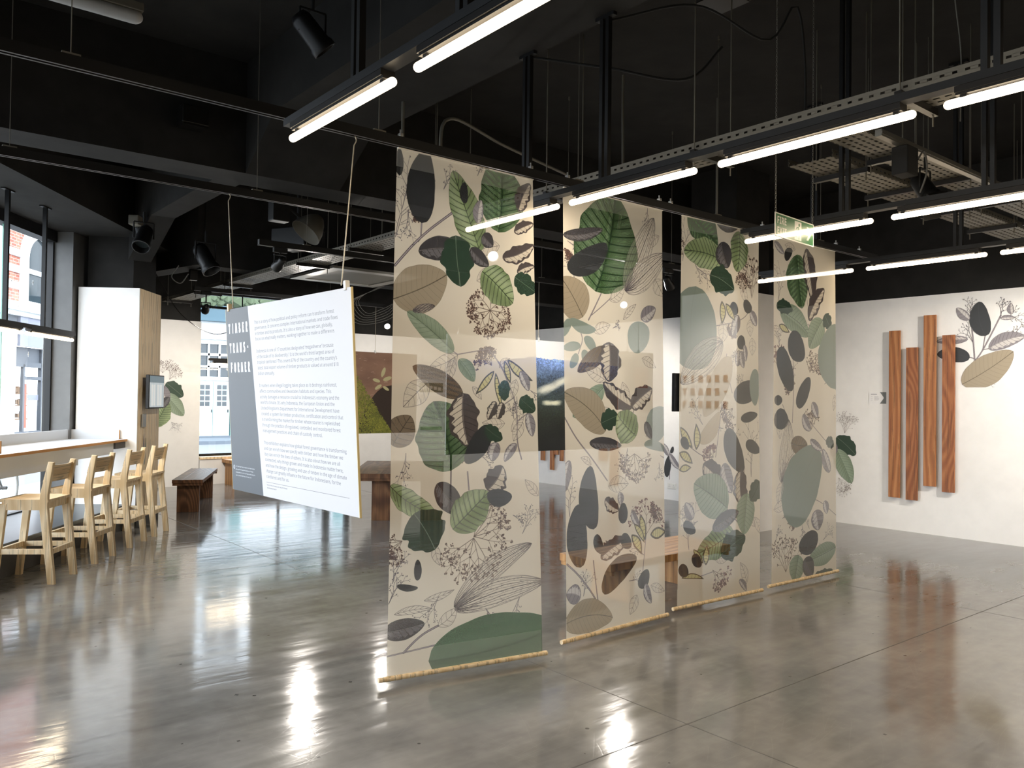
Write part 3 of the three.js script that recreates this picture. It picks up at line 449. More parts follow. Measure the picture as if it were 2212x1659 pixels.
// ---------------------------------------------------------------- track spotlights
function spotHead(name, label, [x, y, z], target, power, r = 0.045, lit = true, face = M.spotFace) {   // hangs at x, z of its track; y = height of the pivot
  const o = thing(name, label, 'spotlight', [x, y, z]), dir = V(...target).sub(V(x, y, z)).normalize(), q = new THREE.Quaternion().setFromUnitVectors(V(0, 1, 0), dir), f = 0.07;
  const head = new THREE.LatheGeometry([[0.001, -0.07], [r * 0.6, -0.07], [r * 0.75, -0.05], [r * 0.78, 0], [r * 1.05, 0.025], [r * 1.1, 0.082], [r * 0.98, 0.082], [r * 0.9, 0.058]].map((p) => new THREE.Vector2(...p)), 20);
  head.applyQuaternion(q);
  mesh('lamp_head', head, M.blackMetal, o);
  const disc = new THREE.CircleGeometry(r * 0.92, 20); disc.applyQuaternion(new THREE.Quaternion().setFromUnitVectors(V(0, 0, 1), dir)); disc.translate(dir.x * 0.06, dir.y * 0.06, dir.z * 0.06);
  mesh('lens', disc, lit ? face : M.darkGlass, o).userData.label = lit ? 'bright round lens' : 'dark round lens';
  const top = TRACK_Y - 0.006 - y;
  mesh('arm', [rod(V(r + 0.008, 0, 0), V(r + 0.008, 0.07, 0), 0.006, 6), rod(V(-r - 0.008, 0, 0), V(-r - 0.008, 0.07, 0), 0.006, 6), box(2 * r + 0.028, 0.01, 0.016, 0, 0.07, 0), rod(V(0, 0.07, 0), V(0, top - 0.04, 0), 0.009, 8)], M.blackMatt, o);
  mesh('adapter', box(0.13, 0.045, 0.034, 0, top - 0.0225, 0, 0.006), M.blackMatt, o);
  if (lit) { const l = new THREE.SpotLight(SPOT_COLOR, power, 0, 0.62, 0.6, 2); l.position.copy(dir).multiplyScalar(0.09); l.target.position.copy(dir).multiplyScalar(3); l.castShadow = true; l.shadow.radius = 1.8; l.name = 'spot_beam'; o.add(l); o.add(l.target); }
  return o;
}
spotHead('track_spotlight', 'lit black spotlight glaring through the banner with the dark oval leaf', [4.08, 2.69, -5.28], [1.9, 0.4, -1.2], 14);
spotHead('track_spotlight', 'lit black spotlight glaring through the banner with the huge green leaf', [7.38, 2.69, -6.89], [3.4, 0.3, -2.0], 20);
spotHead('track_spotlight', 'lit black spotlight among white cables before the far wall', [6.14, 2.56, -10.45], [3.3, 0.3, -4.6], 3, 0.045, true, M.farSpotFace);
spotHead('track_spotlight', 'lit black spotlight turned to the white panel with the green leaf print', [3.5, 2.6, -10.45], [4.1, 1.3, -13.7], 30);
spotHead('track_spotlight', 'lit black spotlight hidden behind the white text panel', [4.9, 2.68, -10.45], [2.2, 0.2, -2.6], 16);
spotHead('track_spotlight', 'unlit black spotlight on the track between two banners', [4.42, 2.64, -5.28], [3.6, 1.2, -4.2], 0, 0.07, false);
spotHead('track_spotlight', 'lit black spotlight turned to the forest hillside photograph', [5.75, 2.7, -5.28], [6.0, 1.55, -6.89], 9);
spotHead('track_spotlight', 'lit black spotlight turned to the mossy root photograph', [5.2, 2.7, -6.89], [5.6, 1.5, -10.45], 16);
spotHead('track_spotlight', 'lit black spotlight turned to the white lining of the far wall', [7.6, 2.66, -10.45], [8.3, 1.5, -13.8], 26);
spotHead('track_spotlight', 'lit black spotlight turned to the upright planks behind the photographs', [7.8, 2.68, -6.89], [9.66, 1.3, -9.2], 22);
spotHead('track_spotlight', 'lit black spotlight turned to the wooden letters on the white column', [6.3, 2.68, -5.28], [7.71, 1.6, -5.7], 7);
spotHead('track_spotlight', 'lit black spotlight turned to the plywood side of the street front column', [2.95, 2.68, -6.89], [2.75, 1.3, -9.9], 11);
spotHead('track_spotlight', 'lit black spotlight turned to the top of the text panel', [0.4, 2.66, -5.28], [1.93, 1.95, -4.75], 1.2);
// wall washers on a track along the last row, out of the picture
{
  const o = thing('lighting_track', 'black lighting track along the white lining wall', 'track', [7.9, TRACK_Y, 0]);
  mesh('rail', span(-0.019, 0.019, 0, 0.045, -1.9, 3.2), M.blackMetal, o); for (const z of [-1.4, 0.5, 2.4]) mesh('hanger', rod(V(0, 0.045, z), V(0, CEIL - TRACK_Y, z), 0.003, 5), M.galvDark, o);
  spotHead('track_spotlight', 'lit black wall spotlight turned to the teak planks', [7.9, 2.68, -1.5], [9.66, 1.35, -3.9], 24);
  spotHead('track_spotlight', 'lit black wall spotlight turned to the grey leaf sprig sticker', [7.9, 2.68, -0.3], [9.66, 1.5, -2.4], 20);
}
// ---------------------------------------------------------------- display lettering, drawn as blocky shapes in a 10 x 14 cell
const GLYPH = {
  T: [[[1, 0], [9, 0], [9, 3], [7, 4.5], [6.4, 14], [3.6, 14], [3, 4.5], [1, 3]]], I: [[[3.2, 0], [6.8, 0], [6.6, 14], [3.4, 14]]],
  M: [[[2, 0], [4, 0], [5, 3], [6, 0], [8, 0], [9.6, 14], [6, 14], [5.6, 9], [4.4, 9], [4, 14], [0.4, 14]]], B: [[[1.5, 0], [6.5, 0], [8, 2], [8, 5], [6.6, 6.6], [9, 9], [9, 12], [7, 14], [1.5, 14], [1.5, 10], [3.2, 9.4], [1.5, 8.6], [1.5, 5], [3, 4.4], [1.5, 3.6]]],
  E: [[[1.5, 0], [8.6, 0], [8.6, 2.4], [5.4, 3.6], [7.6, 4.6], [7.6, 8.6], [5.4, 9.8], [8.8, 11], [8.8, 14], [1.5, 14]]], R: [[[1.5, 0], [7, 0], [8.6, 2.4], [8.2, 6], [6.4, 7.6], [9.6, 14], [5.6, 14], [4.6, 10.4], [4.4, 14], [1.5, 14]]],
  A: [[[3.6, 0], [6.4, 0], [9.6, 14], [6.2, 14], [5.6, 11], [4.4, 11], [3.8, 14], [0.4, 14]]], N: [[[1.2, 0], [4.2, 0], [6.4, 4], [6.4, 0], [8.8, 0], [8.8, 14], [5.8, 14], [3.8, 10], [3.8, 14], [1.2, 14]]],
  S: [[[3, 0], [8.6, 0], [8.2, 3], [5.6, 4], [9, 8.4], [8.6, 12.6], [6.6, 14], [1.2, 14], [1.6, 11], [4.2, 10], [1.2, 5.8], [1.4, 1.6]]], F: [[[1.5, 0], [8.6, 0], [8.6, 3], [5, 4.4], [7.4, 5.6], [7.4, 8.4], [4.8, 9], [4.6, 14], [1.5, 14]]],
  O: [[[3.4, 0], [6.6, 0], [9, 3], [9, 11], [6.6, 14], [3.4, 14], [1, 11], [1, 3]]], '-': [[[3, 5.4], [7, 5.4], [7, 8.6], [3, 8.6]]],
};
const TITLE = ['TIMBER', 'TRANS-', 'FORMER'];

// ---------------------------------------------------------------- hanging text panel
{
  const W = 1.59, H = 1.165, [cv, c] = canvas(2048, 1500), sx = 2048, sy = 1500;
  c.fillStyle = '#d2d0d1'; c.fillRect(0, 0, sx, sy);
  c.fillStyle = '#5b6065'; c.beginPath(); c.moveTo(0, 0); c.lineTo(0.216 * sx, 0); c.lineTo(0.29 * sx, sy); c.lineTo(0, sy); c.fill();
  c.fillStyle = '#e9eaea';
  TITLE.forEach((word, r) => [...word].forEach((ch, i) => { const x = 0.02 * sx + i * 0.0335 * sx + r * 8, y = (0.08 + r * 0.107) * sy; for (const poly of GLYPH[ch]) { c.beginPath(); poly.forEach(([px, py]) => c.lineTo(x + px * 4.6, y + py * 5.9)); c.fill(); } }));
  const text = [['This is a story of how political and policy reform can transform forest', 'governance. It concerns complex international markets and trade flows', 'in timber and its products. It is also a story of how we can, globally,', 'focus on what really matters, working together to make a difference.'],
    ['Indonesia is one of 17 countries designated ‘megadiverse’ because', 'of the scale of its biodiversity.¹ It is the world’s third largest area of', 'tropical rainforest.² This covers 67% of the country and the country’s', 'latest total export volume of timber products is valued at around $10', 'billion annually.'],
    ['It matters when illegal logging takes place as it destroys rainforest,', 'affects communities and devastates habitats and species. This', 'activity damages a resource crucial to Indonesia’s economy and the', 'world’s climate. It’s why Indonesia, the European Union and the', 'United Kingdom’s Department for International Development have', 'created a system for timber production, certification and control that', 'is transforming the market for timber whose source is replenished', 'through the practice of regulated, controlled and monitored forest', 'management practices and chain of custody control.'],
    ['This exhibition explains how global forest governance is transforming', 'and can enrich how we specify with timber and how the timber we', 'buy can enrich the lives of others. It is also about how we are all', 'connected, why things grown and made in Indonesia matter here,', 'and how the design, growing and use of timber in the age of climate', 'change can greatly influence the future for Indonesians, for the', 'rainforest and for us.']];
  c.fillStyle = '#6d6c70'; c.font = '33px sans-serif'; c.textBaseline = 'alphabetic';
  let line = 0;
  const xOf = (v) => (0.263 + v * 0.068) * sx;
  let widest = 0; for (const para of text) for (const s of para) widest = Math.max(widest, c.measureText(s).width);
  const fit = (0.64 * sx) / widest;
  for (const para of text) { for (const s of para) { const v = 0.1 + line * 0.0291; c.save(); c.translate(xOf(v), v * sy); c.scale(fit, 1.04); c.fillText(s, 0, 0); c.restore(); line += 1; } line += 1.17; }
  c.fillRect(xOf(0.91) - 6, 0.922 * sy, 0.62 * sx, 2.5);
  const rnd = mulberry(77), marks = (x, y, w, h, col) => { c.fillStyle = col; let p = x; while (p < x + w) { const l = 6 + rnd() * 26; for (let q = p; q < p + l; q += 5) c.fillRect(q, y + (rnd() < 0.2 ? -2 : 0), 3, h * (0.7 + rnd() * 0.4)); p += l + 7; } };
  marks(xOf(0.92), 0.935 * sy, 330, 9, '#77777a'); marks(xOf(0.93), 0.95 * sy, 170, 9, '#77777a');
  for (let i = 0; i < 4; i++) marks(0.036 * sx, (0.865 + i * 0.0165) * sy, [350, 330, 380, 300][i], 9, '#c4c8ca');
  c.strokeStyle = '#d5d8da'; c.lineWidth = 3; c.beginPath(); c.arc(0.022 * sx, 0.873 * sy, 15, 0, 7); c.stroke(); c.beginPath(); c.moveTo(0.022 * sx, 0.863 * sy); c.lineTo(0.016 * sx, 0.88 * sy); c.lineTo(0.028 * sx, 0.88 * sy); c.closePath(); c.stroke();
  const print = std({ map: texOf(cv), roughness: 0.6 }), edge = std({ color: 0xd8c48e, roughness: 0.6 });
  const o = thing('text_panel', 'hanging white panel printed with a grey title band and paragraphs of text', 'panel', [1.957, 1.47, -4.465], 0.035);
  o.rotation.order = 'YXZ'; o.rotation.z = 0.062; o.updateMatrixWorld();
  const g = new THREE.PlaneGeometry(W, H); g.rotateY(-Math.PI / 2); g.translate(-0.0062, 0, 0); mesh('printed_face', g, print, o);
  mesh('board', span(-0.006, 0.006, -H / 2, H / 2, -W / 2, W / 2), M.white, o).userData.label = 'white board';
  for (const s of [W / 2, -W / 2 - 0.004]) mesh('edge', span(-0.0058, 0.0062, -H / 2 - 0.002, H / 2 + 0.001, s, s + 0.004), edge, o).userData.label = 'raw buff edge';
  for (const z of [W / 2 - 0.05, -W / 2 + 0.05]) mesh('clamp', box(0.026, 0.05, 0.024, 0, H / 2 + 0.012, z, 0.004), z > 0 ? M.whitePlastic : M.ash, o);
  // cords up to the two tracks
  const hang = (p, q, label) => (mesh('hanging_cord', joined([rod(p, q, 0.003, 6), tube([q, q.clone().add(V(0.012, 0.03, 0)), q.clone().add(V(0.0, 0.055, 0.0))], 0.003)]).applyMatrix4(o.matrixWorld.clone().invert()), M.wire, o).userData.label = label);
  hang(V(1.918, 2.06, -3.72), V(1.955, 2.77, -3.68), 'pale hanging cord from the banner track to the text panel');
  hang(V(1.918, 2.06, -5.21), V(1.9, 2.77, -5.28), 'pale hanging cord above the grey title band of the text panel');
}
// ---------------------------------------------------------------- hanging photographs and captions
function hung(name, label, x0, x1, y0, y1, z, cv, wires) {
  const o = thing(name, label, name === 'hanging_photograph' ? 'picture' : 'caption', [(x0 + x1) / 2, y0, z]), w = x1 - x0, h = y1 - y0;
  const g = new THREE.PlaneGeometry(w, h); g.translate(0, h / 2, 0.0062); mesh('print', g, std({ map: texOf(cv), roughness: 0.45 }), o);
  mesh('board', span(-w / 2, w / 2, 0, h, -0.006, 0.006), M.white, o);
  for (const x of wires) { mesh('cord', rod(V(x, h + 0.02, 0), V(x, TRACK_Y - 0.006 - y0, 0), 0.0026, 6), M.wire, o); mesh('clamp', box(0.024, 0.045, 0.024, x, h + 0.008, 0, 0.004), M.whitePlastic, o); }
  return o;
}
{
  // hillside forest under a white sky, mist rising
  const w = 1400, h = 680, [cv, c] = canvas(w, h), rnd = mulberry(303), n1 = fbm(5, 5, 5), n2 = fbm(9, 3, 4);
  c.fillStyle = '#f6f8fb'; c.fillRect(0, 0, w, h);
  const ridge = (x) => h * (0.09 + 0.16 * n2(x / w * 0.9 + 0.1, 0.3)) - (x > w * 0.42 ? 10 : 0);
  for (let x = 0; x < w; x += 2) { const g = c.createLinearGradient(0, ridge(x), 0, h); g.addColorStop(0, '#7d97c8'); g.addColorStop(0.4, '#34456a'); g.addColorStop(1, '#10161a'); c.fillStyle = g; c.fillRect(x, ridge(x), 2, h); }
  const blobs = [];
  for (let i = 0; i < 26000; i++) { const x = rnd() * w, top = ridge(x), y = top + (h - top) * Math.pow(rnd(), 0.92); blobs.push([x, y]); }
  blobs.sort((a, b) => a[1] - b[1]);
  for (const [x, y] of blobs) {
    const d = (y - ridge(x)) / h, nn = n1(x / w, y / h), l = rnd() * 0.5 + nn * 0.9, dark = Math.max(0.12, 1.25 - d * 1.35) * (0.35 + l * 0.75);
    const hz = Math.max(0, 1 - d * 1.9);                            // far crowns are paler and bluer
    const r = (66 + 52 * hz) * dark, g = (84 + 62 * hz) * dark, b = (58 + 150 * hz) * dark;
    c.fillStyle = `rgb(${r | 0},${g | 0},${b | 0})`; c.beginPath(); c.ellipse(x, y, 3 + rnd() * 5 + d * 5, 3 + rnd() * 4 + d * 3, rnd() * 3, 0, 7); c.fill();
    if (rnd() < 0.25) { c.fillStyle = `rgba(${150 * dark | 0},${160 * dark | 0},${90 * dark + 60 * hz | 0},0.5)`; c.fillRect(x, y - 3, 2 + rnd() * 3, 2); }
  }
  for (let k = 0; k < 260; k++) { const t = rnd(), x = w * (0.5 + 0.17 * t + (rnd() - 0.5) * 0.05), y = h * (0.47 - 0.13 * t + (rnd() - 0.5) * 0.05); c.fillStyle = 'rgba(245,240,232,0.07)'; c.beginPath(); c.ellipse(x, y, 22 + rnd() * 26, 7 + rnd() * 9, -0.4, 0, 7); c.fill(); }
  for (let k = 0; k < 120; k++) { const x = w * (0.53 + 0.09 * rnd()), y = h * (0.55 + 0.03 * rnd()); c.fillStyle = 'rgba(245,236,222,0.08)'; c.beginPath(); c.ellipse(x, y, 20 + rnd() * 16, 6 + rnd() * 6, 0, 0, 7); c.fill(); }
  hung('hanging_photograph', 'large hanging photograph of a misty forest hillside under white sky', 4.755, 7.29, 0.915, 2.16, -6.89, cv, [-0.02, 1.12, -1.12]);
}
{
  // mossy trunk base with a seedling, red-brown ground
  const w = 1200, h = 560, [cv, c] = canvas(w, h), rnd = mulberry(404), n1 = fbm(15, 6, 5);
  for (let y = 0; y < h; y += 4) for (let x = 0; x < w; x += 4) { const t = n1(x / w, y / h); c.fillStyle = `rgb(${112 + 60 * t | 0},${82 + 52 * t | 0},${66 + 44 * t | 0})`; c.fillRect(x, y, 4, 4); }
  for (let k = 0; k < 90; k++) { c.strokeStyle = `rgba(210,180,160,${0.2 + rnd() * 0.4})`; c.lineWidth = 2 + rnd() * 2; const x = rnd() * w, y = rnd() * h * 0.6; c.beginPath(); c.moveTo(x, y); c.lineTo(x + 10 + rnd() * 26, y + (rnd() - 0.5) * 10); c.stroke(); }
  c.fillStyle = '#33261c'; c.beginPath(); c.moveTo(w * 0.6, h); c.quadraticCurveTo(w * 0.68, h * 0.5, w * 0.78, h * 0.42); c.lineTo(w, h * 0.34); c.lineTo(w, h); c.fill();
  for (let k = 0; k < 14000; k++) { const t = rnd(), s = rnd(), x = w * 0.84 * t, y0 = h * Math.max(0.1, 0.2 + (x / w - 0.57) * 3.1 + (rnd() - 0.5) * 0.06), y = y0 + (h - y0) * s; if (y0 > h || y > h) continue; const l = n1(x / w * 2, y / h * 2) * 0.9 + rnd() * 0.5; c.fillStyle = `rgb(${60 + 95 * l | 0},${66 + 88 * l | 0},${22 + 38 * l | 0})`; c.beginPath(); c.ellipse(x, y, 2 + rnd() * 4, 2 + rnd() * 3, rnd() * 3, 0, 7); c.fill(); }
  for (const [x, y, a, s] of [[0.76, 0.3, -1.2, 70], [0.77, 0.34, -0.3, 70], [0.75, 0.36, 3.4, 60], [0.76, 0.4, 2.6, 60], [0.77, 0.42, 0.5, 54]]) { c.save(); c.translate(x * w, y * h); c.rotate(a); c.fillStyle = '#b9b184'; c.beginPath(); c.ellipse(s / 2, 0, s / 2, s / 5, 0, 0, 7); c.fill(); c.restore(); }
  hung('hanging_photograph', 'hanging photograph of a mossy tree root with a seedling', 4.13, 6.67, 0.97, 2.15, -10.45, cv, [0.55, -0.9]);
}
function captionCanvas(kind) {
  const [cv, c] = canvas(480, 900), rnd = mulberry(kind); c.fillStyle = '#f2f1ef'; c.fillRect(0, 0, 480, 900);
  const words = (x, y, w, n, col = '#8d8d90') => { c.fillStyle = col; for (let i = 0; i < n; i++) { let p = x; while (p < x + w * (i === n - 1 ? 0.6 : 0.85 + rnd() * 0.15)) { const l = 8 + rnd() * 24; c.fillRect(p, y + i * 17, l, 6); p += l + 6; } } };
  if (kind === 1) { c.fillStyle = '#6a6e70'; c.beginPath(); c.moveTo(30, 110); c.lineTo(70, 60); c.lineTo(250, 60); c.lineTo(250, 420); c.lineTo(80, 420); c.lineTo(80, 150); c.lineTo(30, 150); c.fill(); c.fillStyle = '#b5674c'; c.fillRect(215, 150, 190, 190); c.fillStyle = '#e9ddc8'; for (let i = 0; i < 4; i++) c.fillRect(238 + i * 40, 190, 18, 130); c.fillStyle = '#7a3d2c'; c.fillRect(230, 168, 160, 14); c.fillStyle = '#8c8680'; c.fillRect(300, 440, 180, 130); words(60, 620, 340, 12); }
  else { c.fillStyle = '#54604e'; c.fillRect(20, 270, 330, 120); c.fillStyle = '#d8d2c4'; for (let i = 0; i < 5; i++) c.fillRect(40 + i * 60, 300 + rnd() * 30, 40, 40); words(40, 60, 400, 10); words(40, 440, 400, 18); c.fillStyle = '#6a7a62'; c.fillRect(40, 830, 300, 40); }
  return cv;
}
hung('hanging_caption', 'white hanging caption board with a red picture beside the forest hillside photograph', 7.315, 7.94, 0.92, 2.1, -6.89, captionCanvas(1), [-0.16, 0.04]);
hung('hanging_caption', 'white hanging caption board of small text beside the mossy root photograph', 6.69, 7.32, 0.97, 2.05, -10.45, captionCanvas(2), [-0.25, 0.25]);
// ---------------------------------------------------------------- bar stools
function extr(pts, d, bevel = 0.003) { const g = new THREE.ExtrudeGeometry(new THREE.Shape(pts.map((p) => new THREE.Vector2(...p))), { depth: d - 2 * bevel, bevelEnabled: bevel > 0, bevelSize: bevel, bevelThickness: bevel, bevelSegments: 1 }); g.translate(0, 0, bevel); return g; }
function makeStool(label) {                                         // local x = width, z = towards the back, origin between the back feet
  const o = thing('bar_stool', label, 'stool', [0, 0, 0], TH, 'bar stools along the window counter');
  const W = 0.37, side = (g, x) => { g.rotateY(-Math.PI / 2); g.translate(x, 0, 0); return boxUV(g); };   // shape x -> z
  for (const s of [-1, 1]) mesh('back_leg', side(extr([[0.0, 0], [0.047, 0], [-0.018, 0.6], [-0.016, 0.7], [0.02, 0.95], [-0.014, 0.955], [-0.071, 0.7], [-0.075, 0.6]], 0.034), s * W / 2 + 0.017), M.ash, o);
  for (const s of [-1, 1]) mesh('front_leg', side(extr([[-0.435, 0], [-0.39, 0], [-0.325, 0.625], [-0.375, 0.625]], 0.034), s * W / 2 + 0.017), M.ash, o);
  mesh('seat', (() => { const g = new THREE.BoxGeometry(W + 0.03, 0.022, 0.38, 10, 1, 10), P = g.attributes.position; for (let i = 0; i < P.count; i++) if (P.getY(i) > 0) { const a = P.getX(i) / 0.2, b = P.getZ(i) / 0.19; P.setY(i, P.getY(i) - 0.012 * Math.max(0, 1 - a * a) * Math.max(0, 1 - b * b)); } g.computeVertexNormals(); g.translate(0, 0.652, -0.2); return boxUV(g); })(), M.ash, o);
  mesh('seat_rail', [boxUV(span(-W / 2 + 0.017, W / 2 - 0.017, 0.585, 0.641, -0.06, -0.035)), boxUV(span(-W / 2 + 0.017, W / 2 - 0.017, 0.585, 0.641, -0.375, -0.35))], M.ash, o);
  for (const s of [-1, 1]) mesh('side_rail', boxUV(span(s * W / 2 - 0.014, s * W / 2 + 0.014, 0.58, 0.641, -0.345, -0.06)), M.ash, o);
  mesh('footrest', [boxUV(span(-W / 2 + 0.017, W / 2 - 0.017, 0.235, 0.275, 0.003, 0.025)), boxUV(span(-W / 2 + 0.017, W / 2 - 0.017, 0.235, 0.275, -0.4, -0.375))], M.ash, o);
  for (const s of [-1, 1]) mesh('stretcher', boxUV(span(s * W / 2 - 0.011, s * W / 2 + 0.011, 0.235, 0.275, -0.378, 0.005)), M.ash, o);
  mesh('backrest', (() => { const g = new THREE.BoxGeometry(W + 0.03, 0.135, 0.014, 16, 4, 1), P = g.attributes.position; for (let i = 0; i < P.count; i++) { const a = P.getX(i) / (W / 2 + 0.015), y = P.getY(i); P.setZ(i, P.getZ(i) + 0.032 * (1 - a * a) + y * 0.25); if (y > 0.06) P.setY(i, y - 0.006 * (1 - a * a)); } g.computeVertexNormals(); g.translate(0, 0.865, -0.032); return boxUV(g, 1, true); })(), M.birch, o);
  return o;
}
{
  const U = [6.835, 7.615, 8.39, 9.04, 5.6], where = ['second bar stool from the far end of the window counter but one, before the grey plinth', 'bar stool third from the white clad column', 'bar stool second from the white clad column', 'bar stool nearest the white clad column', 'bar stool furthest from the white clad column, mostly out of sight'];
  where[0] = 'bar stool fourth from the white clad column';
  let first;
  U.forEach((u, i) => { const [x, z] = FP(u, -3.13), lab = 'pale wooden ' + where[i]; if (!first) { first = makeStool(lab); first.position.set(x, 0, z); } else dup(first, [x, 0, z], TH + (i - 2) * 0.015, lab); });
}
// ---------------------------------------------------------------- window counter
{
  const o = thing('window_counter', 'long grey laminate bar counter along the street window', 'counter', [0, 0, 0], TH);
  mesh('top', boxUV(span(3.2, 9.36, 0.972, 0.997, -4.22, -3.6)), M.laminate, o).userData.label = 'grey laminate top';
  mesh('top_edge', span(3.2, 9.36, 0.972, 0.997, -3.6, -3.594), M.ply, o).userData.label = 'bare plywood edge';
  mesh('apron', boxUV(span(3.2, 9.1, 0.85, 0.972, -3.66, -3.64)), M.laminate, o);
  mesh('underside_box', boxUV(span(3.2, 8.45, 0.78, 0.85, -4.1, -3.72)), M.laminate, o);
  mesh('upstand', boxUV(span(3.2, 9.36, 0.997, 1.1, -4.22, -4.2)), M.laminate, o);
  for (const u of [9.34, 6.95]) { mesh('end_upstand', boxUV(span(u, u + 0.02, 0.997, 1.1, -4.2, -3.68)), M.laminate, o); mesh('upstand_edge', span(u, u + 0.02, 0.997, 1.1, -3.68, -3.676), M.ply, o); }
  mesh('bracket', span(9.1, 9.38, 0.9, 0.972, -3.72, -3.62), M.skirtDark, o).userData.label = 'dark steel bracket';
}
// ---------------------------------------------------------------- clad column of the street front
{
  const o = structGroup('column_cladding', 'white and plywood boarding round the street front column'); o.rotation.y = TH;
  mesh('white_panel', [boxUV(span(9.37, 9.39, 0.27, 2.685, -4.16, -3.5)), boxUV(span(9.37, 9.39, 0, 0.27, -3.59, -3.5))], M.white, o);
  mesh('plywood_panel', boxUV(span(9.39, 10.05, 0, 2.685, -3.515, -3.5)), M.plywood, o);
  mesh('top_cap', boxUV(span(9.39, 10.05, 2.67, 2.684, -4.16, -3.515)), M.white, o);
  mesh('skirting', boxUV(span(9.36, 10.06, 0, 0.1, -3.5, -3.488)), M.skirtDark, o);
}
{
  const [x, z] = FP(9.68, -3.5), o = thing('wall_screen', 'flat screen on the plywood side of the street front column', 'screen', [x, 1.335, z], TH);
  const [cv, c] = canvas(256, 220); c.fillStyle = '#c9d6de'; c.fillRect(0, 0, 256, 220); c.fillStyle = '#5c7a8a'; c.fillRect(0, 0, 256, 46); c.fillStyle = '#e9f1f4'; c.fillRect(30, 60, 70, 150); c.fillRect(130, 60, 90, 150); c.fillStyle = '#9db8c4'; for (let i = 0; i < 5; i++) c.fillRect(18 + i * 52, 46, 3, 174);
  mesh('casing', span(-0.24, 0.24, 0, 0.385, 0.06, 0.1, 0.006), M.blackMetal, o);
  const g = new THREE.PlaneGeometry(0.45, 0.355); g.translate(0, 0.195, 0.1012); mesh('display', g, std({ map: texOf(cv), roughness: 0.1, emissive: 0xffffff, emissiveMap: texOf(cv), emissiveIntensity: 0.35 }), o);
  mesh('wall_bracket', box(0.12, 0.14, 0.06, 0, 0.19, 0.03), M.blackMatt, o);
}
{ const [x, z] = FP(9.52, -3.49); tag(mesh('wall_box', [box(0.1, 0.15, 0.02, 0, 0, 0.01, 0.004)], M.greyPlastic), 'small grey switch box on the plywood column side under the screen', 'switch box'); const o = scene.children[scene.children.length - 1]; o.position.set(x, 1.2, z); o.rotation.y = TH; }
// ---------------------------------------------------------------- slab-legged benches and table
function slabTable(name, label, category, L, W, H, T, legW, inset, m, pos, turn, legs2) {   // long axis = local z
  const o = thing(name, label, category, pos, turn);
  const n = 3; for (let i = 0; i < n; i++) mesh('top_board', boxUV(span(-W / 2 + i * W / n + 0.0008, -W / 2 + (i + 1) * W / n - 0.0008, H - T, H, -L / 2, L / 2, 0.003)), m, o);
  mesh('edge_strip', [boxUV(span(-W / 2 + 0.006, W / 2 - 0.006, H - T - 0.03, H - T, -L / 2 + 0.012, -L / 2 + 0.04)), boxUV(span(-W / 2 + 0.006, W / 2 - 0.006, H - T - 0.03, H - T, L / 2 - 0.04, L / 2 - 0.012))], m, o);
  for (const s of [-1, 1]) for (const c of legs2 || [0]) mesh('leg', boxUV(span(c - legW / 2, c + legW / 2, 0, H - T, s * (L / 2 - inset) - 0.03, s * (L / 2 - inset) + 0.03, 0.003), 1), m, o);
  return o;
}
slabTable('bench', 'dark wooden slab-legged bench before the white panel with the green leaf print', 'bench', 1.72, 0.37, 0.42, 0.045, 0.27, 0.12, M.walnut, [3.72, 0, -11.36], -0.44);
slabTable('bench', 'wooden bench standing behind the banner with the huge dark green leaf', 'bench', 1.4, 0.54, 0.33, 0.055, 0.4, 0.3, M.oak, [4.92, 0, -4.3], Math.PI / 2);
{ const [x, z] = FP(10.85, -0.65); slabTable('low_table', 'dark wooden slab-legged table behind the text panel and first banner', 'table', 2.0, 1.1, 0.58, 0.06, 0.26, 0.16, M.walnut, [x, 0, z], TH - Math.PI / 2, [-0.17, 0.42]); }
{
  const o = thing('wall_bench', 'short wooden seat fixed along the sill wall under the far window', 'bench', [5.55, 0, BZ + 0.12]);
  mesh('seat_board', boxUV(span(-0.62, 0.95, 0.36, 0.42, 0.002, 0.42, 0.003)), M.oak, o);
  for (const x of [-0.58, 0.85]) mesh('support', boxUV(span(x, x + 0.05, 0, 0.36, 0.05, 0.36)), M.oak, o);
}
// ---------------------------------------------------------------- white panel and lining pieces with printed stickers
struct('wall_back_panel', boxUV(span(3.0, 4.53, 0, 2.715, BZ + 0.12, BZ + 0.17)), M.white, 'tall white panel beside the far window');
function sticker(label, motifs, stems, [px0, py0, px1, py1], w, h, place, seed) {
  const W = 640, H = Math.round(640 * h / w), sx = W / (px1 - px0), sy = H / (py1 - py0), [cv, c] = canvas(W, H);
  const conv = (t) => t.split(';').map((r) => { const a = r.split(' '); const n = a.slice(1).map(Number); return [a[0], (n[0] - px0) * sx, (n[1] - py0) * sy, (n[2] - px0) * sx, (n[3] - py0) * sy, n[4] * (sx + sy) / 2].join(' '); }).join(';');
  if (stems) drawStems(c, stems.split(';').map((s) => { const v = s.split(' ').map(Number), lw = v.pop(); return v.map((q, i) => (i % 2 ? (q - py0) * sy : (q - px0) * sx)).concat(lw * sx).join(' '); }).join(';'));
  drawMotifs(c, conv(motifs), seed);
  const g = new THREE.PlaneGeometry(w, h), t = texOf(cv), m = std({ map: t, roughness: 0.6, alphaTest: 0.35 });
  place(g);
  return tag(mesh('leaf_sticker', g, m), label, 'sticker');
}
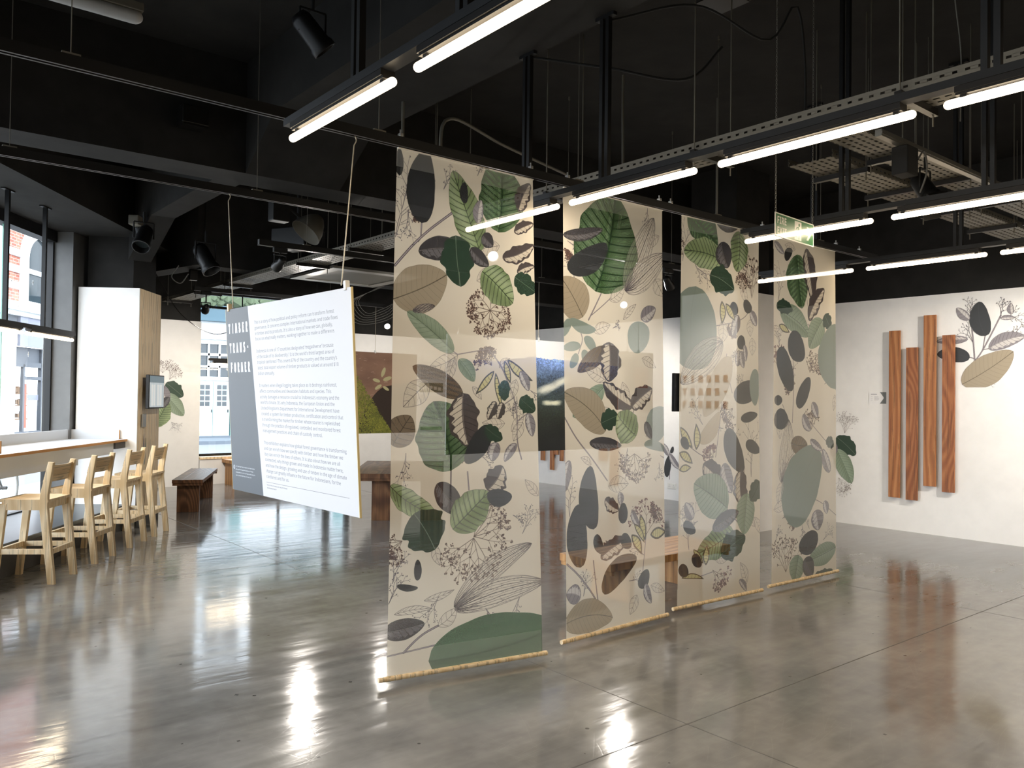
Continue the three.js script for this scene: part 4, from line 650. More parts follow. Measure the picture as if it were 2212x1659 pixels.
sticker('grey leaf sprig sticker above the wooden planks on the white lining wall', 'dk 2126 726 2113 656 38;gr 2092 691 2066 665 18;gr 2179 685 2178 663 12;gr 2158 692 2184 693 10;gr 2088 733 2022 735 17;dk 2092 772 2024 763 30;gr 2135 754 2204 732 30;tan 2080 828 2180 764 58;tw 2095 690 2092 645 26;tw 2157 690 2160 648 28;tw 2158 690 2208 686 34;tw 2100 740 2075 700 24;tw 2160 730 2205 715 26;tw 2102 790 2150 830 20', '2103 822 2105 775 2096 690 2.6;2105 780 2121 759 2158 686 2.6;2105 775 2090 771 1.6;2121 757 2136 754 1.6;2121 757 2126 726 1.6', [2016, 640, 2232, 836], 1.06, 1.02, (g) => { g.rotateY(-Math.PI / 2); g.translate(9.656, 2.2, -3.63); }, 1201);
sticker('green and dark leaf sticker on the white lining wall beside the last banner', 'pan 1826 936 1832 880 44;pan 1814 1036 1836 1076 44;dgn 1810 946 1848 982 32;sg 1810 974 1840 1044 34;gr 1806 960 1800 990 14', '', [1796, 874, 1856, 1080], 0.38, 1.16, (g) => { g.rotateY(-Math.PI / 2); g.translate(9.656, 0.89, -5.24); }, 1202);
sticker('green leaf sticker on the tall white panel beside the far window', 'pan 352 806 352 766 60;pan 366 820 384 782 36;dgn 360 828 394 856 27;sg 358 852 396 897 30;g 332 920 362 866 36;gr 340 832 364 872 24;dg 350 880 366 858 16;tw 372 912 396 924 22;tw 372 912 380 932 16', '', [326, 760, 402, 936], 0.58, 1.32, (g) => { g.translate(4.02, 1.53, BZ + 0.174); }, 1203);
sticker('pale grey leaf sticker low on the plywood side of the street front column', 'gr 314 990 312 936 5;gg 314 992 317 945 4;gr 314 995 309 960 4;gg 314 998 318 968 4', '', [307, 932, 320, 1002], 0.14, 0.4, (g) => { g.rotateY(TH); const [x, z] = FP(9.6, -3.497); g.translate(x, 0.87, z); }, 1204);
sticker('leaf sprig sticker low on the white lining wall by the socket', 'dk 1440 1030 1446 985 14;gr 1446 982 1468 1012 12;dk 1448 980 1453 966 7;gr 1444 985 1428 960 12', '1446 1035 1446 980 1.4', [1424, 960, 1474, 1038], 0.46, 0.56, (g) => { g.rotateY(-Math.PI / 2); g.translate(9.656, 0.57, -8.0); }, 1205);

// ---------------------------------------------------------------- wooden sample planks on the lining wall
function plank(z0, z1, y0, y1, m, label, group) {
  const o = thing('timber_plank', label, 'plank', [9.66, y0, (z0 + z1) / 2], 0, group), w = z1 - z0, h = y1 - y0;
  const g = boxUV(box(0.024, h, w, -0.045, h / 2, 0, 0.002)), U = g.attributes.uv; for (let i = 0; i < U.count; i++) U.setX(i, U.getX(i) + z0 * 3.7);
  mesh('board', g, m, o);
  mesh('spacer', [box(0.033, 0.06, w * 0.4, -0.0165, 0.25, 0), box(0.033, 0.06, w * 0.4, -0.0165, h - 0.25, 0)], M.blackMatt, o);
}
plank(-4.662, -4.53, 0.39, 2.362, M.teak, 'tall teak plank beside the small wall label', undefined);
plank(-4.458, -4.326, 0.378, 2.155, M.sapele, 'shortest teak plank with wavy flame grain, second from the small wall label', undefined);
plank(-4.258, -4.122, 0.557, 2.52, M.teak, 'teak plank hung highest, third from the small wall label', undefined);
plank(-4.052, -3.918, 0.507, 2.28, M.sapele, 'reddish plank overlapping the dark leaf sticker', undefined);
const PN = ['first', 'second', 'third', 'fourth', 'fifth', 'sixth'];
for (const [z0, z1, y0] of [[-10.93, -10.83, 0.41], [-10.68, -10.585, 0.257], [-10.564, -10.48, 0.53], [-10.43, -10.348, 0.428], [-9.475, -9.3, 0.49], [-9.228, -9.056, 0.12]]) plank(z0, z1, y0, y0 + 1.75, M.teak, PN.shift() + ' upright plank from the far corner, behind the forest hillside photograph', 'planks behind the forest hillside photograph');
// label card
{
  const [cv, c] = canvas(420, 280), rnd = mulberry(9); c.fillStyle = '#eceae8'; c.fillRect(0, 0, 420, 280); c.fillStyle = '#6f716e'; c.beginPath(); c.moveTo(265, 0); c.lineTo(420, 0); c.lineTo(420, 280); c.lineTo(265, 280); c.lineTo(370, 140); c.fill();
  c.fillStyle = '#9b9a9c'; c.fillRect(46, 44, 150, 20); c.fillStyle = '#b7b6b8'; for (let i = 0; i < 7; i++) c.fillRect(130, 104 + i * 15, 90 + rnd() * 40, 6); for (const y of [104, 150, 196]) c.fillRect(46, y, 46, 6);
  const o = thing('wall_label', 'small white wall label with a dark grey arrow shape beside the planks', 'label', [9.66, 1.495, -4.822]);
  const g = new THREE.PlaneGeometry(0.212, 0.14); g.rotateY(-Math.PI / 2); g.translate(-0.0062, 0.07, 0); mesh('print', g, std({ map: texOf(cv), roughness: 0.5 }), o);
  mesh('card', span(-0.006, 0, 0, 0.14, -0.106, 0.106), M.white, o);
}
// socket plate
{ const o = thing('wall_socket', 'white double socket plate low on the lining wall', 'socket', [9.66, 0.165, -7.98]); mesh('plate', box(0.012, 0.086, 0.16, -0.006, 0.045, 0, 0.004), M.whitePlastic, o); for (const z of [-0.04, 0.04]) { mesh('outlet', [box(0.004, 0.012, 0.006, -0.0125, 0.06, z), box(0.004, 0.006, 0.011, -0.0125, 0.036, z - 0.011), box(0.004, 0.006, 0.011, -0.0125, 0.036, z + 0.011)], M.greyPlastic, o); mesh('switch', box(0.006, 0.016, 0.01, -0.013, 0.066, z + 0.028, 0.001), M.whitePlastic, o); } }

// ---------------------------------------------------------------- white clad column with wooden letters
struct('column', boxUV(span(7.78, 8.43, 0, CEIL, -6.17, -5.53)), M.darkConcrete, 'dark concrete column inside the white cladding');
{
  const o = structGroup('column_cladding', 'white boarding round the column in the room');
  mesh('panel', boxUV(span(7.71, 7.73, 0, 2.755, -6.245, -5.46)), M.white, o);
  mesh('panel', boxUV(span(7.73, 8.5, 0, 2.755, -5.48, -5.46)), M.white, o);
  mesh('panel', boxUV(span(8.48, 8.5, 0, 2.755, -6.245, -5.48)), M.white, o);
  mesh('panel', boxUV(span(7.73, 8.48, 0, 2.755, -6.245, -6.225)), M.white, o);
  mesh('top_cap', boxUV(span(7.73, 8.48, 2.735, 2.754, -6.225, -5.48)), M.white, o);
}
{
  const o = thing('wooden_lettering', 'three rows of brown wooden block letters on the white column', 'letters', [7.71, 1.42, -5.87]);
  TITLE.forEach((word, r) => [...word].forEach((ch, i) => {
    for (const poly of GLYPH[ch]) { const g = extr(poly.map(([x, y]) => [x * 0.0072, (14 - y) * 0.0056]).reverse(), 0.016, 0.001); g.rotateY(-Math.PI / 2); g.translate(0, 0.3 - r * 0.15, -0.35 + i * 0.116); mesh('letter', boxUV(g), M.sapele, o); }
  }));
}
{ const o = thing('wall_screen', 'thin black screen seen edge on beside the white column', 'screen', [8.0, 1.37, -6.3]); mesh('casing', span(-0.36, 0.4, 0, 0.46, -0.03, 0.02, 0.006), M.blackMetal, o); mesh('display', span(-0.34, 0.38, 0.02, 0.44, -0.032, -0.0305), M.darkGlass, o); mesh('wall_bracket', span(-0.06, 0.1, 0.15, 0.3, 0.02, 0.055), M.blackMatt, o); }

// ---------------------------------------------------------------- fire exit sign on chains
{
  const [cv, c] = canvas(900, 246); c.fillStyle = '#f4f5ee'; c.fillRect(0, 0, 900, 246); c.fillStyle = '#2f7a47'; c.fillRect(14, 12, 872, 222);
  c.fillStyle = '#f4f5ee'; c.font = 'bold 104px sans-serif'; c.save(); c.translate(40, 108); c.scale(0.98, 1); c.fillText('FIRE', 0, 0); c.fillText('EXIT', 0, 108); c.restore();
  c.fillRect(440, 24, 160, 198); c.fillStyle = '#2f7a47';           // doorway and running figure
  c.beginPath(); c.arc(546, 60, 18, 0, 7); c.fill(); c.strokeStyle = '#2f7a47'; c.lineCap = c.lineJoin = 'round'; c.lineWidth = 27; c.beginPath(); c.moveTo(530, 92); c.lineTo(510, 138); c.stroke();
  c.lineWidth = 13; c.beginPath(); c.moveTo(528, 88); c.lineTo(490, 92); c.lineTo(470, 118); c.moveTo(534, 92); c.lineTo(556, 120); c.lineTo(584, 120); c.stroke(); c.lineWidth = 16; c.beginPath(); c.moveTo(508, 140); c.lineTo(546, 168); c.lineTo(538, 208); c.moveTo(504, 142); c.lineTo(486, 182); c.lineTo(452, 186); c.stroke();
  c.fillStyle = '#f4f5ee'; c.beginPath(); c.moveTo(640, 106); c.lineTo(766, 106); c.lineTo(722, 50); c.lineTo(768, 50); c.lineTo(836, 123); c.lineTo(768, 196); c.lineTo(722, 196); c.lineTo(766, 140); c.lineTo(640, 140); c.fill();
  const o = thing('exit_sign', 'green and white fire exit sign hanging on two chains', 'sign', [4.648, 2.522, -2.865], 0.085), w = 0.515, h = 0.148;
  const g = new THREE.PlaneGeometry(w, h); g.translate(0, h / 2, 0.0035); mesh('printed_face', g, phys({ map: texOf(cv), roughness: 0.4, transparent: true, opacity: 0.82 }), o).userData.label = 'slightly see-through printed sheet';
  mesh('edge_frame', [span(-w / 2, w / 2, 0, 0.004, -0.001, 0.003), span(-w / 2, w / 2, h - 0.004, h, -0.001, 0.003), span(-w / 2, -w / 2 + 0.004, 0, h, -0.001, 0.003), span(w / 2 - 0.004, w / 2, 0, h, -0.001, 0.003)], M.whitePlastic, o);
  for (const x of [-w / 2 + 0.012, w / 2 - 0.012]) { const L = []; for (let i = 0; i < 107; i++) { const t = new THREE.TorusGeometry(0.007, 0.0016, 5, 8); t.scale(0.75, 1.25, 1); if (i % 2) t.rotateY(Math.PI / 2); t.translate(x, h + 0.008 + i * 0.0142, 0); L.push(t); } mesh('chain', L, M.galv, o); }
}
// ---------------------------------------------------------------- perforated cable trays
function trayGeo(w, L, pitch, nStrips, lip = 0.05) {                // along local z, centred on x
  const bottom = [], side = [];
  for (let i = 0; i < nStrips; i++) { const x = -w / 2 + (i + 0.5) * w / nStrips; bottom.push(box(w / nStrips * 0.66, 0.0018, L, x, 0, 0)); }
  for (let z = -L / 2 + pitch / 2; z < L / 2; z += pitch) bottom.push(box(w, 0.0018, pitch * 0.42, 0, 0.0003, z));
  for (const s of [-1, 1]) { side.push(box(0.0018, lip * 0.36, L, s * w / 2, lip * 0.18, 0), box(0.0018, lip * 0.4, L, s * w / 2, lip * 0.8, 0)); for (let z = -L / 2 + pitch / 2; z < L / 2; z += pitch) side.push(box(0.0018, lip * 0.3, pitch * 0.6, s * w / 2, lip * 0.48, z)); }
  return [bottom, side];
}
function tray(label, w, L, pitch, n, pos, turn, struts) {
  const o = thing('cable_tray', label, 'cable tray', pos, turn), [b, s] = trayGeo(w, L, pitch, n);
  mesh('perforated_base', b, M.galvDark, o); mesh('perforated_side', s, M.galvDark, o);
  for (const z of struts) {
    mesh('support_channel', [box(w + 0.09, 0.035, 0.035, 0, -0.02, z)], M.darkSteel, o);
    for (const sd of [-1, 1]) mesh('threaded_rod', rod(V(sd * (w / 2 + 0.025), -0.09, z), V(sd * (w / 2 + 0.025), CEIL - 0.004 - pos[1], z), 0.0045, 6), M.galvDark, o);
  }
  return o;
}
tray('long perforated cable tray above the tube lamps and banners', 0.3, 14.6, 0.055, 6, [3.98, 2.97, -6.2], 0, [-6.9, -5.6, -4.45, -2.2, -1.0, 0.5, 1.9, 3.2, 4.4, 5.6]);
tray('perforated cable tray crossing above the fire exit sign', 0.32, 4.6, 0.06, 6, [7.28, 3.12, -2.96], Math.PI / 2, [-1.9, -1.15, -0.2, 0.75, 1.9]);
tray('narrow perforated cable tray beside the aluminium cross rail', 0.24, 5.0, 0.06, 5, [7.15, 3.12, -2.53], Math.PI / 2, [-1.9, -1.05, -0.1, 0.85, 1.9]);
{ // cables lying on the long tray
  const rnd = mulberry(81), gs = []; for (let k = 0; k < 7; k++) { const p = []; for (let z = -13.2; z < 0.9; z += 0.7) p.push([3.87 + k * 0.035 + (rnd() - 0.5) * 0.03, 2.982 + rnd() * 0.03, z]); gs.push(tube(p, 0.006 + rnd() * 0.004, 5, 60)); }
  const o = tag(mesh('cable_bundle', gs, M.blackMatt), 'black cables lying in the long cable tray', 'cables');
}
// ---------------------------------------------------------------- cross rail with an unlit stage lamp
{
  const o = thing('cross_rail', 'bare aluminium cross rail under the wide cable tray', 'rail', [6.6, 3.05, -2.3]);
  mesh('rail', [span(-2.0, 3.0, 0, 0.04, -0.02, 0.02), span(-2.0, 3.0, 0.012, 0.028, 0.02, 0.024)], M.galv, o);
  for (const x of [-1.7, 0.2, 2.2]) mesh('threaded_rod', rod(V(x, 0.04, 0), V(x, CEIL - 3.05, 0), 0.005, 6), M.galvDark, o);
}
function stageLamp(label, pos, dir, s, doors) {
  const o = thing('stage_lamp', label, 'lamp', pos), d = V(...dir).normalize(), q = new THREE.Quaternion().setFromUnitVectors(V(0, 1, 0), d);
  const body = new THREE.LatheGeometry([[0.001, -0.16], [0.055, -0.16], [0.075, -0.12], [0.08, 0.08], [0.092, 0.1], [0.092, 0.14], [0.08, 0.14], [0.072, 0.06]].map(([a, b]) => new THREE.Vector2(a * s, b * s)), 18); body.applyQuaternion(q); mesh('body', body, M.blackMetal, o);
  const lens = new THREE.CircleGeometry(0.076 * s, 18); lens.rotateX(-Math.PI / 2); lens.translate(0, 0.07 * s, 0); lens.applyQuaternion(q); mesh('lens', lens, M.darkGlass, o);
  mesh('yoke', [rod(V(-0.1 * s, 0, 0), V(-0.1 * s, 0.17 * s, 0), 0.008 * s, 6), rod(V(0.1 * s, 0, 0), V(0.1 * s, 0.17 * s, 0), 0.008 * s, 6), rod(V(-0.1 * s, 0.17 * s, 0), V(0.1 * s, 0.17 * s, 0), 0.008 * s, 6), rod(V(0, 0.17 * s, 0), V(0, 0.28 * s, 0), 0.012 * s, 8)], M.blackMatt, o);
  if (doors) for (const a of [0, 1, 2, 3]) { const p = new THREE.BoxGeometry(0.15 * s, 0.11 * s, 0.003); p.translate(0, 0.055 * s, 0); p.rotateX(0.45); p.translate(0, 0.14 * s, 0.086 * s); p.rotateY(a * Math.PI / 2); p.applyQuaternion(q); mesh('barn_door', p, M.blackMetal, o); }
  return o;
}
stageLamp('unlit black stage lamp with barn doors below the wide cable tray', [5.2, 2.845, -2.3], [-0.2, -0.75, 0.5], 0.72, true);
{ const o = thing('power_box', 'black control box clipped to the aluminium cross rail', 'box', [4.93, 2.88, -2.3]); mesh('casing', box(0.14, 0.17, 0.1, 0, 0.085, 0, 0.008), M.blackMatt, o); mesh('cable_loop', tube([[0.06, 0.1, 0.05], [0.12, 0.16, 0.06], [0.18, 0.05, 0.05], [0.16, -0.08, 0.02]], 0.006), M.cableGrey, o); }
stageLamp('unlit black stage lamp hanging above the row nearest the text panel', [2.16, 3.72, -4.62], [0.55, -0.6, 0.1], 0.85, false);
stageLamp('unlit black stage lamp under the haunched beam by the street column', [2.15, 2.98, -8.2], [-0.3, -0.7, 0.5], 0.9, false);
stageLamp('unlit black stage lamp near the dome reflector lamp', [3.0, 2.98, -9.0], [0.3, -0.8, 0.4], 1.1, false);
{ // dome reflector lamp
  const o = thing('dome_lamp', 'metal dome reflector lamp hanging by a black box', 'lamp', [3.3, 3.06, -7.05]);
  const g = new THREE.LatheGeometry([[0.012, 0.16], [0.05, 0.15], [0.09, 0.1], [0.13, 0.02], [0.15, -0.06], [0.147, -0.06], [0.125, 0.02], [0.085, 0.095], [0.02, 0.14]].map((p) => new THREE.Vector2(...p)), 24); g.rotateZ(-0.7); mesh('reflector', g, M.galvDark, o);
  mesh('stem', [rod(V(-0.08, 0.08, 0), V(-0.2, 0.16, 0), 0.014, 8), rod(V(-0.2, 0.16, 0), V(-0.2, 1.14, 0), 0.012, 8)], M.blackMatt, o);
  mesh('control_box', box(0.16, 0.24, 0.12, -0.3, 0.14, 0, 0.008), M.blackMetal, o);
}
{ // projector
  const o = thing('projector', 'black projector box above the long cable tray', 'projector', [3.62, 3.04, -8.0], 0.5); mesh('casing', box(0.36, 0.2, 0.42, 0, 0.1, 0, 0.015), M.blackMetal, o); mesh('lens', rod(V(-0.06, 0.1, 0.2), V(-0.06, 0.1, 0.25), 0.04, 14), M.darkGlass, o); mesh('mount', rod(V(0, 0.2, 0), V(0, CEIL - 3.04, 0), 0.018, 8), M.blackMatt, o);
  mesh('vent', [box(0.02, 0.1, 0.004, -0.1, 0.11, 0.212), box(0.02, 0.1, 0.004, 0.1, 0.11, 0.212)], M.blackMatt, o);
}
{ // unlit weatherproof batten
  const o = thing('batten_light', 'unlit grey plastic batten fitting high above the left end of the banner track', 'lamp', [0.88, 3.58, -4.78]);
  mesh('diffuser', (() => { const g = new THREE.CapsuleGeometry(0.045, 0.6, 5, 14); g.rotateZ(Math.PI / 2); g.scale(1, 0.8, 1); return g; })(), M.greyPlastic, o); mesh('base', box(0.68, 0.05, 0.085, 0, 0.05, 0, 0.006), M.galvDark, o);
  mesh('bracket', [box(0.03, 0.55, 0.03, 0.1, 0.345, 0), box(0.03, 0.55, 0.03, -0.2, 0.345, 0)], M.blackMatt, o);
}
tag(mesh('timber_block', boxUV(box(0.42, 0.05, 0.045, 3.09, 3.405, -6.43, 0.003), 1, true), M.oak), 'short orange timber block fixed on the deep dark beam', 'block');
{ // ventilation frame before the far beam
  const o = thing('ceiling_cassette', 'square grey ventilation cassette frame hanging before the far beam', 'vent', [4.95, 3.0, -9.25]);
  mesh('frame', [span(-0.6, 0.6, 0, 0.03, -0.6, -0.46), span(-0.6, 0.6, 0, 0.03, 0.46, 0.6), span(-0.6, -0.46, 0, 0.03, -0.46, 0.46), span(0.46, 0.6, 0, 0.03, -0.46, 0.46)], M.galv, o); mesh('grille', span(-0.46, 0.46, 0.01, 0.02, -0.46, 0.46), M.galvDark, o);
  mesh('casing', span(-0.42, 0.42, 0.03, 0.32, -0.42, 0.42), M.darkSteel, o);
  for (const [x, z] of [[-0.5, -0.5], [0.5, -0.5], [-0.5, 0.5], [0.5, 0.5]]) mesh('threaded_rod', rod(V(x, 0.03, z), V(x, 1.2, z), 0.004, 5), M.galvDark, o);
}
// loops of pale cable near the far spotlights
{
  const gs = []; for (let k = 0; k < 6; k++) gs.push(tube([[5.75 + k * 0.012, 3.06, -9.98], [5.42 - k * 0.05, 2.82 - k * 0.02, -10.0 + k * 0.02], [5.55 - k * 0.03, 2.66 - k * 0.03, -10.0], [5.8 + k * 0.03, 2.74 - k * 0.02, -10.0 + k * 0.01], [6.1, 2.88 + k * 0.012, -10.0], [6.6, 2.94 + k * 0.015, -10.0], [6.9, 3.06, -10.0]], 0.0032, 5, 40));
  tag(mesh('cable_loops', gs, M.cableGrey), 'looped bundle of pale cables below the far beam', 'cables');
  tag(mesh('cable', tube([[6.95, 2.98, -10.12], [6.75, 2.6, -10.25], [6.55, 2.66, -10.4], [6.42, 2.8, -10.45]], 0.005, 5, 30), M.cableWhite), 'pale cable curling to the far lit spotlight', 'cable');
  tag(mesh('cable', tube([[2.9, 2.98, -10.5], [3.3, 2.5, -10.7], [3.75, 2.3, -10.75], [4.1, 2.5, -10.6], [4.15, 2.72, -10.47]], 0.006, 5, 40), M.blackMatt), 'black cable sagging before the white panel', 'cable');
  tag(mesh('cable', tube([[3.05, 3.05, -10.1], [3.0, 2.92, -10.2], [3.12, 2.86, -10.25], [3.2, 2.98, -10.2]], 0.007, 5, 24), M.cableGrey), 'grey cable loop by the street column top', 'cable');
  tag(mesh('cable', tube([[3.28, 3.64, -3.85], [3.6, 3.55, -3.5], [4.0, 3.5, -3.2], [4.2, 3.72, -3.1]], 0.008, 5, 30), M.blackMatt), 'black cable swagged from the beam to the ceiling box', 'cable');
  tag(mesh('cable', tube([[3.28, 3.64, -3.2], [3.7, 3.75, -2.9], [4.1, 3.6, -2.7], [4.3, 3.85, -2.65], [4.35, 3.2, -2.62], [4.2, 3.0, -2.6]], 0.007, 5, 40), M.blackMatt), 'black cable dropping from the ceiling to the long cable tray', 'cable');
  tag(mesh('cable', tube([[4.55, 4.18, -1.9], [4.6, 3.7, -1.88], [4.63, 3.4, -1.86], [4.6, 3.02, -1.85]], 0.0035, 5, 30), M.cableGrey), 'grey cable dropping beside the row crossing before the fire exit sign', 'cable');
}
// conduits, pipes and boxes on the dark ceiling
function pipe(pts, r, m, label) { return tag(mesh('conduit', tube(pts, r, 8, 50), m), label, 'pipe'); }
pipe([[3.1, 4.15, -5.1], [3.1, 4.0, -5.1], [3.1, 3.0, -5.1], [3.1, 2.9, -5.12]], 0.012, M.galvDark, 'thin galvanised conduit dropping behind the banner with the dark oval leaf');
pipe([[5.2, 3.62, -5.6], [4.2, 3.62, -5.3], [3.5, 3.62, -5.06], [3.42, 3.55, -5.05], [3.42, 3.0, -5.05], [3.42, 2.88, -5.06]], 0.013, M.galvDark, 'galvanised conduit bending down to the second track');
pipe([[4.9, 4.18, -4.6], [4.9, 3.9, -4.6], [4.9, 3.1, -4.6], [4.86, 2.9, -4.6]], 0.011, M.galvDark, 'thin conduit dropping behind the banner with the huge green leaf');
pipe([[5.9, 4.18, -4.4], [5.9, 3.6, -4.4], [5.9, 3.0, -4.4]], 0.011, M.galvDark, 'thin conduit dropping behind the third banner');
for (const [x, y, z, w, h, d, lab] of [[2.0, 3.62, -6.35, 0.2, 0.14, 0.16, 'dark junction box on the deep beam near the stage lamp'], [4.2, 4.1, -3.1, 0.26, 0.18, 0.26, 'dark ceiling box above the swagged cable'], [5.4, 3.5, -7.2, 0.9, 0.4, 0.7, 'dark ventilation duct behind the banners'], [8.2, 3.5, -7.6, 1.1, 0.4, 0.8, 'dark ventilation duct above the white column'], [3.32, 3.0, -10.4, 0.1, 0.12, 0.06, 'small grey junction box under the far beam']]) tag(mesh('ceiling_box', [box(w, h, d, x, y, z, 0.01), box(w * 0.9, 0.012, d * 0.9, x, y - h / 2 - 0.004, z)], M.darkSteel), lab, 'box');
{ const [x, z] = FP(8.7, -3.3); const o = thing('wall_fitting', 'pair of small grey fittings on the edge beam above the counter', 'lamp', [x, 3.3, z], TH); mesh('fitting', [box(0.16, 0.1, 0.1, 0, 0, 0, 0.008), box(0.12, 0.04, 0.09, 0.16, -0.06, 0, 0.006)], M.galvDark, o); mesh('lamp_head', [rod(V(0.06, -0.05, 0), V(0.1, -0.16, 0.03), 0.035, 10, 0.045)], M.blackMetal, o); }
// ---------------------------------------------------------------- the street outside
{ const g = new THREE.PlaneGeometry(120, 120); g.rotateX(-Math.PI / 2); g.translate(0, -0.06, -20); const o = struct('street', g, M.street, 'grey street outside the windows'); }
const X = {
  pier: std({ color: 0x8f8c86, roughness: 0.85 }),
  brick: (() => { const n = fbm(41, 30, 3); return std({ map: dataTex(512, 512, (u, v) => { const row = Math.floor(v * 24), off = row % 2 ? 0.5 : 0, bx = (u * 8 + off) % 1, by = (v * 24) % 1, mortar = bx < 0.05 || by < 0.14, k = Math.sin(row * 12.9 + Math.floor(u * 8 + off) * 78.2) * 0.5 + 0.5, t = n(u, v); return mortar ? [176, 166, 156] : [146 + 26 * k + 20 * (t - 0.5), 84 + 20 * k, 70 + 14 * k]; }, true, [0.5, 0.5]), roughness: 0.9 }); })(),
  white: std({ color: 0xdadddd, roughness: 0.8 }), glass: std({ color: 0x232c30, roughness: 0.08 }), slate: std({ color: 0x474c53, roughness: 0.6 }), lilac: std({ color: 0x777a88, roughness: 0.5 }), teal: std({ color: 0x5c8484, roughness: 0.7 }), blue: std({ color: 0x3c5560, roughness: 0.6 }), pale: std({ color: 0xb4c8c4, roughness: 0.7 }), kerb: std({ color: 0x565e66, roughness: 0.8 }), brass: std({ color: 0xb8ad82, roughness: 0.35, metalness: 0.5 }), shelf: std({ color: 0x7a5b3a, roughness: 0.7 }), red: std({ color: 0xb4482e, roughness: 0.6 }), hedge: std({ color: 0x4c5742, roughness: 1 }), dark: std({ color: 0x23282a, roughness: 0.5 }), amber: std({ color: 0xffd9a0, emissive: 0xffc070, emissiveIntensity: 3 }),
};
{ // brick building across the street front: x = u, z = n
  const o = thing('brick_building', 'red brick building with white bands across the street', 'building', [0, 0, 0], TH), N = -12;
  mesh('wall', boxUV(span(17, 25.5, 3.75, 12, N - 0.5, N)), X.brick, o);
  const arch = (u) => {
    const w = 1.35, s = new THREE.Shape(); s.moveTo(-w / 2 - 0.28, 0); s.lineTo(w / 2 + 0.28, 0); s.lineTo(w / 2 + 0.28, 1.35); s.absarc(0, 1.35, w / 2 + 0.28, 0, Math.PI); s.lineTo(-w / 2 - 0.28, 0);
    const h = new THREE.Path(); h.moveTo(-w / 2, 0.12); h.lineTo(w / 2, 0.12); h.lineTo(w / 2, 1.3); h.absarc(0, 1.3, w / 2, 0, Math.PI * 0.999); h.lineTo(-w / 2, 0.12); s.holes.push(h);
    const g = new THREE.ExtrudeGeometry(s, { depth: 0.12, bevelEnabled: false, curveSegments: 16 }); g.translate(u, 3.95, N); const win = mesh('window_surround', g, X.white, o);
    const q = new THREE.Shape(); q.moveTo(-w / 2, 0.12); q.lineTo(w / 2, 0.12); q.lineTo(w / 2, 1.3); q.absarc(0, 1.3, w / 2, 0, Math.PI); q.lineTo(-w / 2, 0.12); const pg = new THREE.ShapeGeometry(q, 16); pg.translate(u, 3.95, N + 0.02); mesh('pane', pg, X.glass, win);
    mesh('transom', box(w, 0.13, 0.06, u, 3.95 + 0.98, N + 0.05), X.white, win);
  };
  for (const u of [19.0, 21.6, 24.4]) arch(u);
  for (const y of [4.35, 4.8, 5.25, 6.05, 6.5, 7.6]) for (const [a, b] of y > 6 ? [[17, 25.5]] : [[17, 18.05], [19.95, 20.65], [22.55, 23.45], [25.35, 25.5]]) mesh('white_band', span(a, b, y, y + (y === 6.05 ? 0.36 : 0.2), N, N + 0.05), X.white, o);
  mesh('cornice', [span(17, 25.5, 3.72, 3.95, N, N + 0.35), span(17, 25.5, 3.6, 3.72, N, N + 0.22)], X.white, o);
  mesh('fascia', span(17, 25.5, 3.2, 3.6, N - 0.1, N + 0.08), X.slate, o);
  for (const u of [20.6, 23.25]) mesh('shop_sign', span(u, u + 1.75, 2.78, 3.62, N + 0.08, N + 0.16), X.lilac, o);
  for (const u of [19.4, 22.4]) mesh('stone_pier', boxUV(span(u, u + 0.75, -0.06, 3.2, N - 0.3, N + 0.12)), X.pier, o);
  mesh('shop_back', span(17, 25.5, -0.06, 3.2, N - 2.2, N - 2.1), X.dark, o);
  mesh('shop_floor', span(17, 25.5, -0.06, 0.0, N - 2.1, N - 0.05), X.slate, o);
  for (const u of [20.15, 23.15]) {
    mesh('shopfront_frame', [span(u, u + 0.14, 0, 2.78, N - 0.1, N), span(u + 0.62, u + 0.72, 0, 2.3, N - 0.08, N), span(u + 1.62, u + 1.76, 0, 2.78, N - 0.1, N), span(u + 2.1, u + 2.2, 0, 2.78, N - 0.1, N), span(u, u + 2.2, 2.22, 2.36, N - 0.1, N), span(u + 0.72, u + 1.62, 1.86, 1.96, N - 0.08, N), span(u, u + 2.2, 2.36, 2.78, N - 0.12, N - 0.06), span(u, u + 2.2, 0, 0.4, N - 0.1, N)], X.slate, o);
    for (const y of [0.7, 1.1, 1.45]) { mesh('shop_shelf', span(u + 0.1, u + 2.1, y, y + 0.03, N - 1.0, N - 0.6), X.shelf, o); }
    const r = mulberry(u * 10 | 0), bx = []; for (const y of [0.73, 1.13, 1.48]) for (let q = u + 0.15; q < u + 2.05; q += 0.11) if (r() < 0.8) bx.push(box(0.07, 0.1 + r() * 0.14, 0.08, q, y + 0.09, N - 0.75)); mesh('goods', bx, X.shelf, o).userData.kind = 'stuff';
    mesh('poster', span(u + 0.76, u + 0.95, 0.5, 1.75, N - 0.07, N - 0.06), X.red, o); mesh('notice', span(u + 1.0, u + 1.6, 1.28, 1.44, N - 0.07, N - 0.06), X.lilac, o);
    mesh('shop_light', span(u + 0.8, u + 1.6, 1.78, 1.81, N - 0.9, N - 0.85), X.amber, o);
  }
}
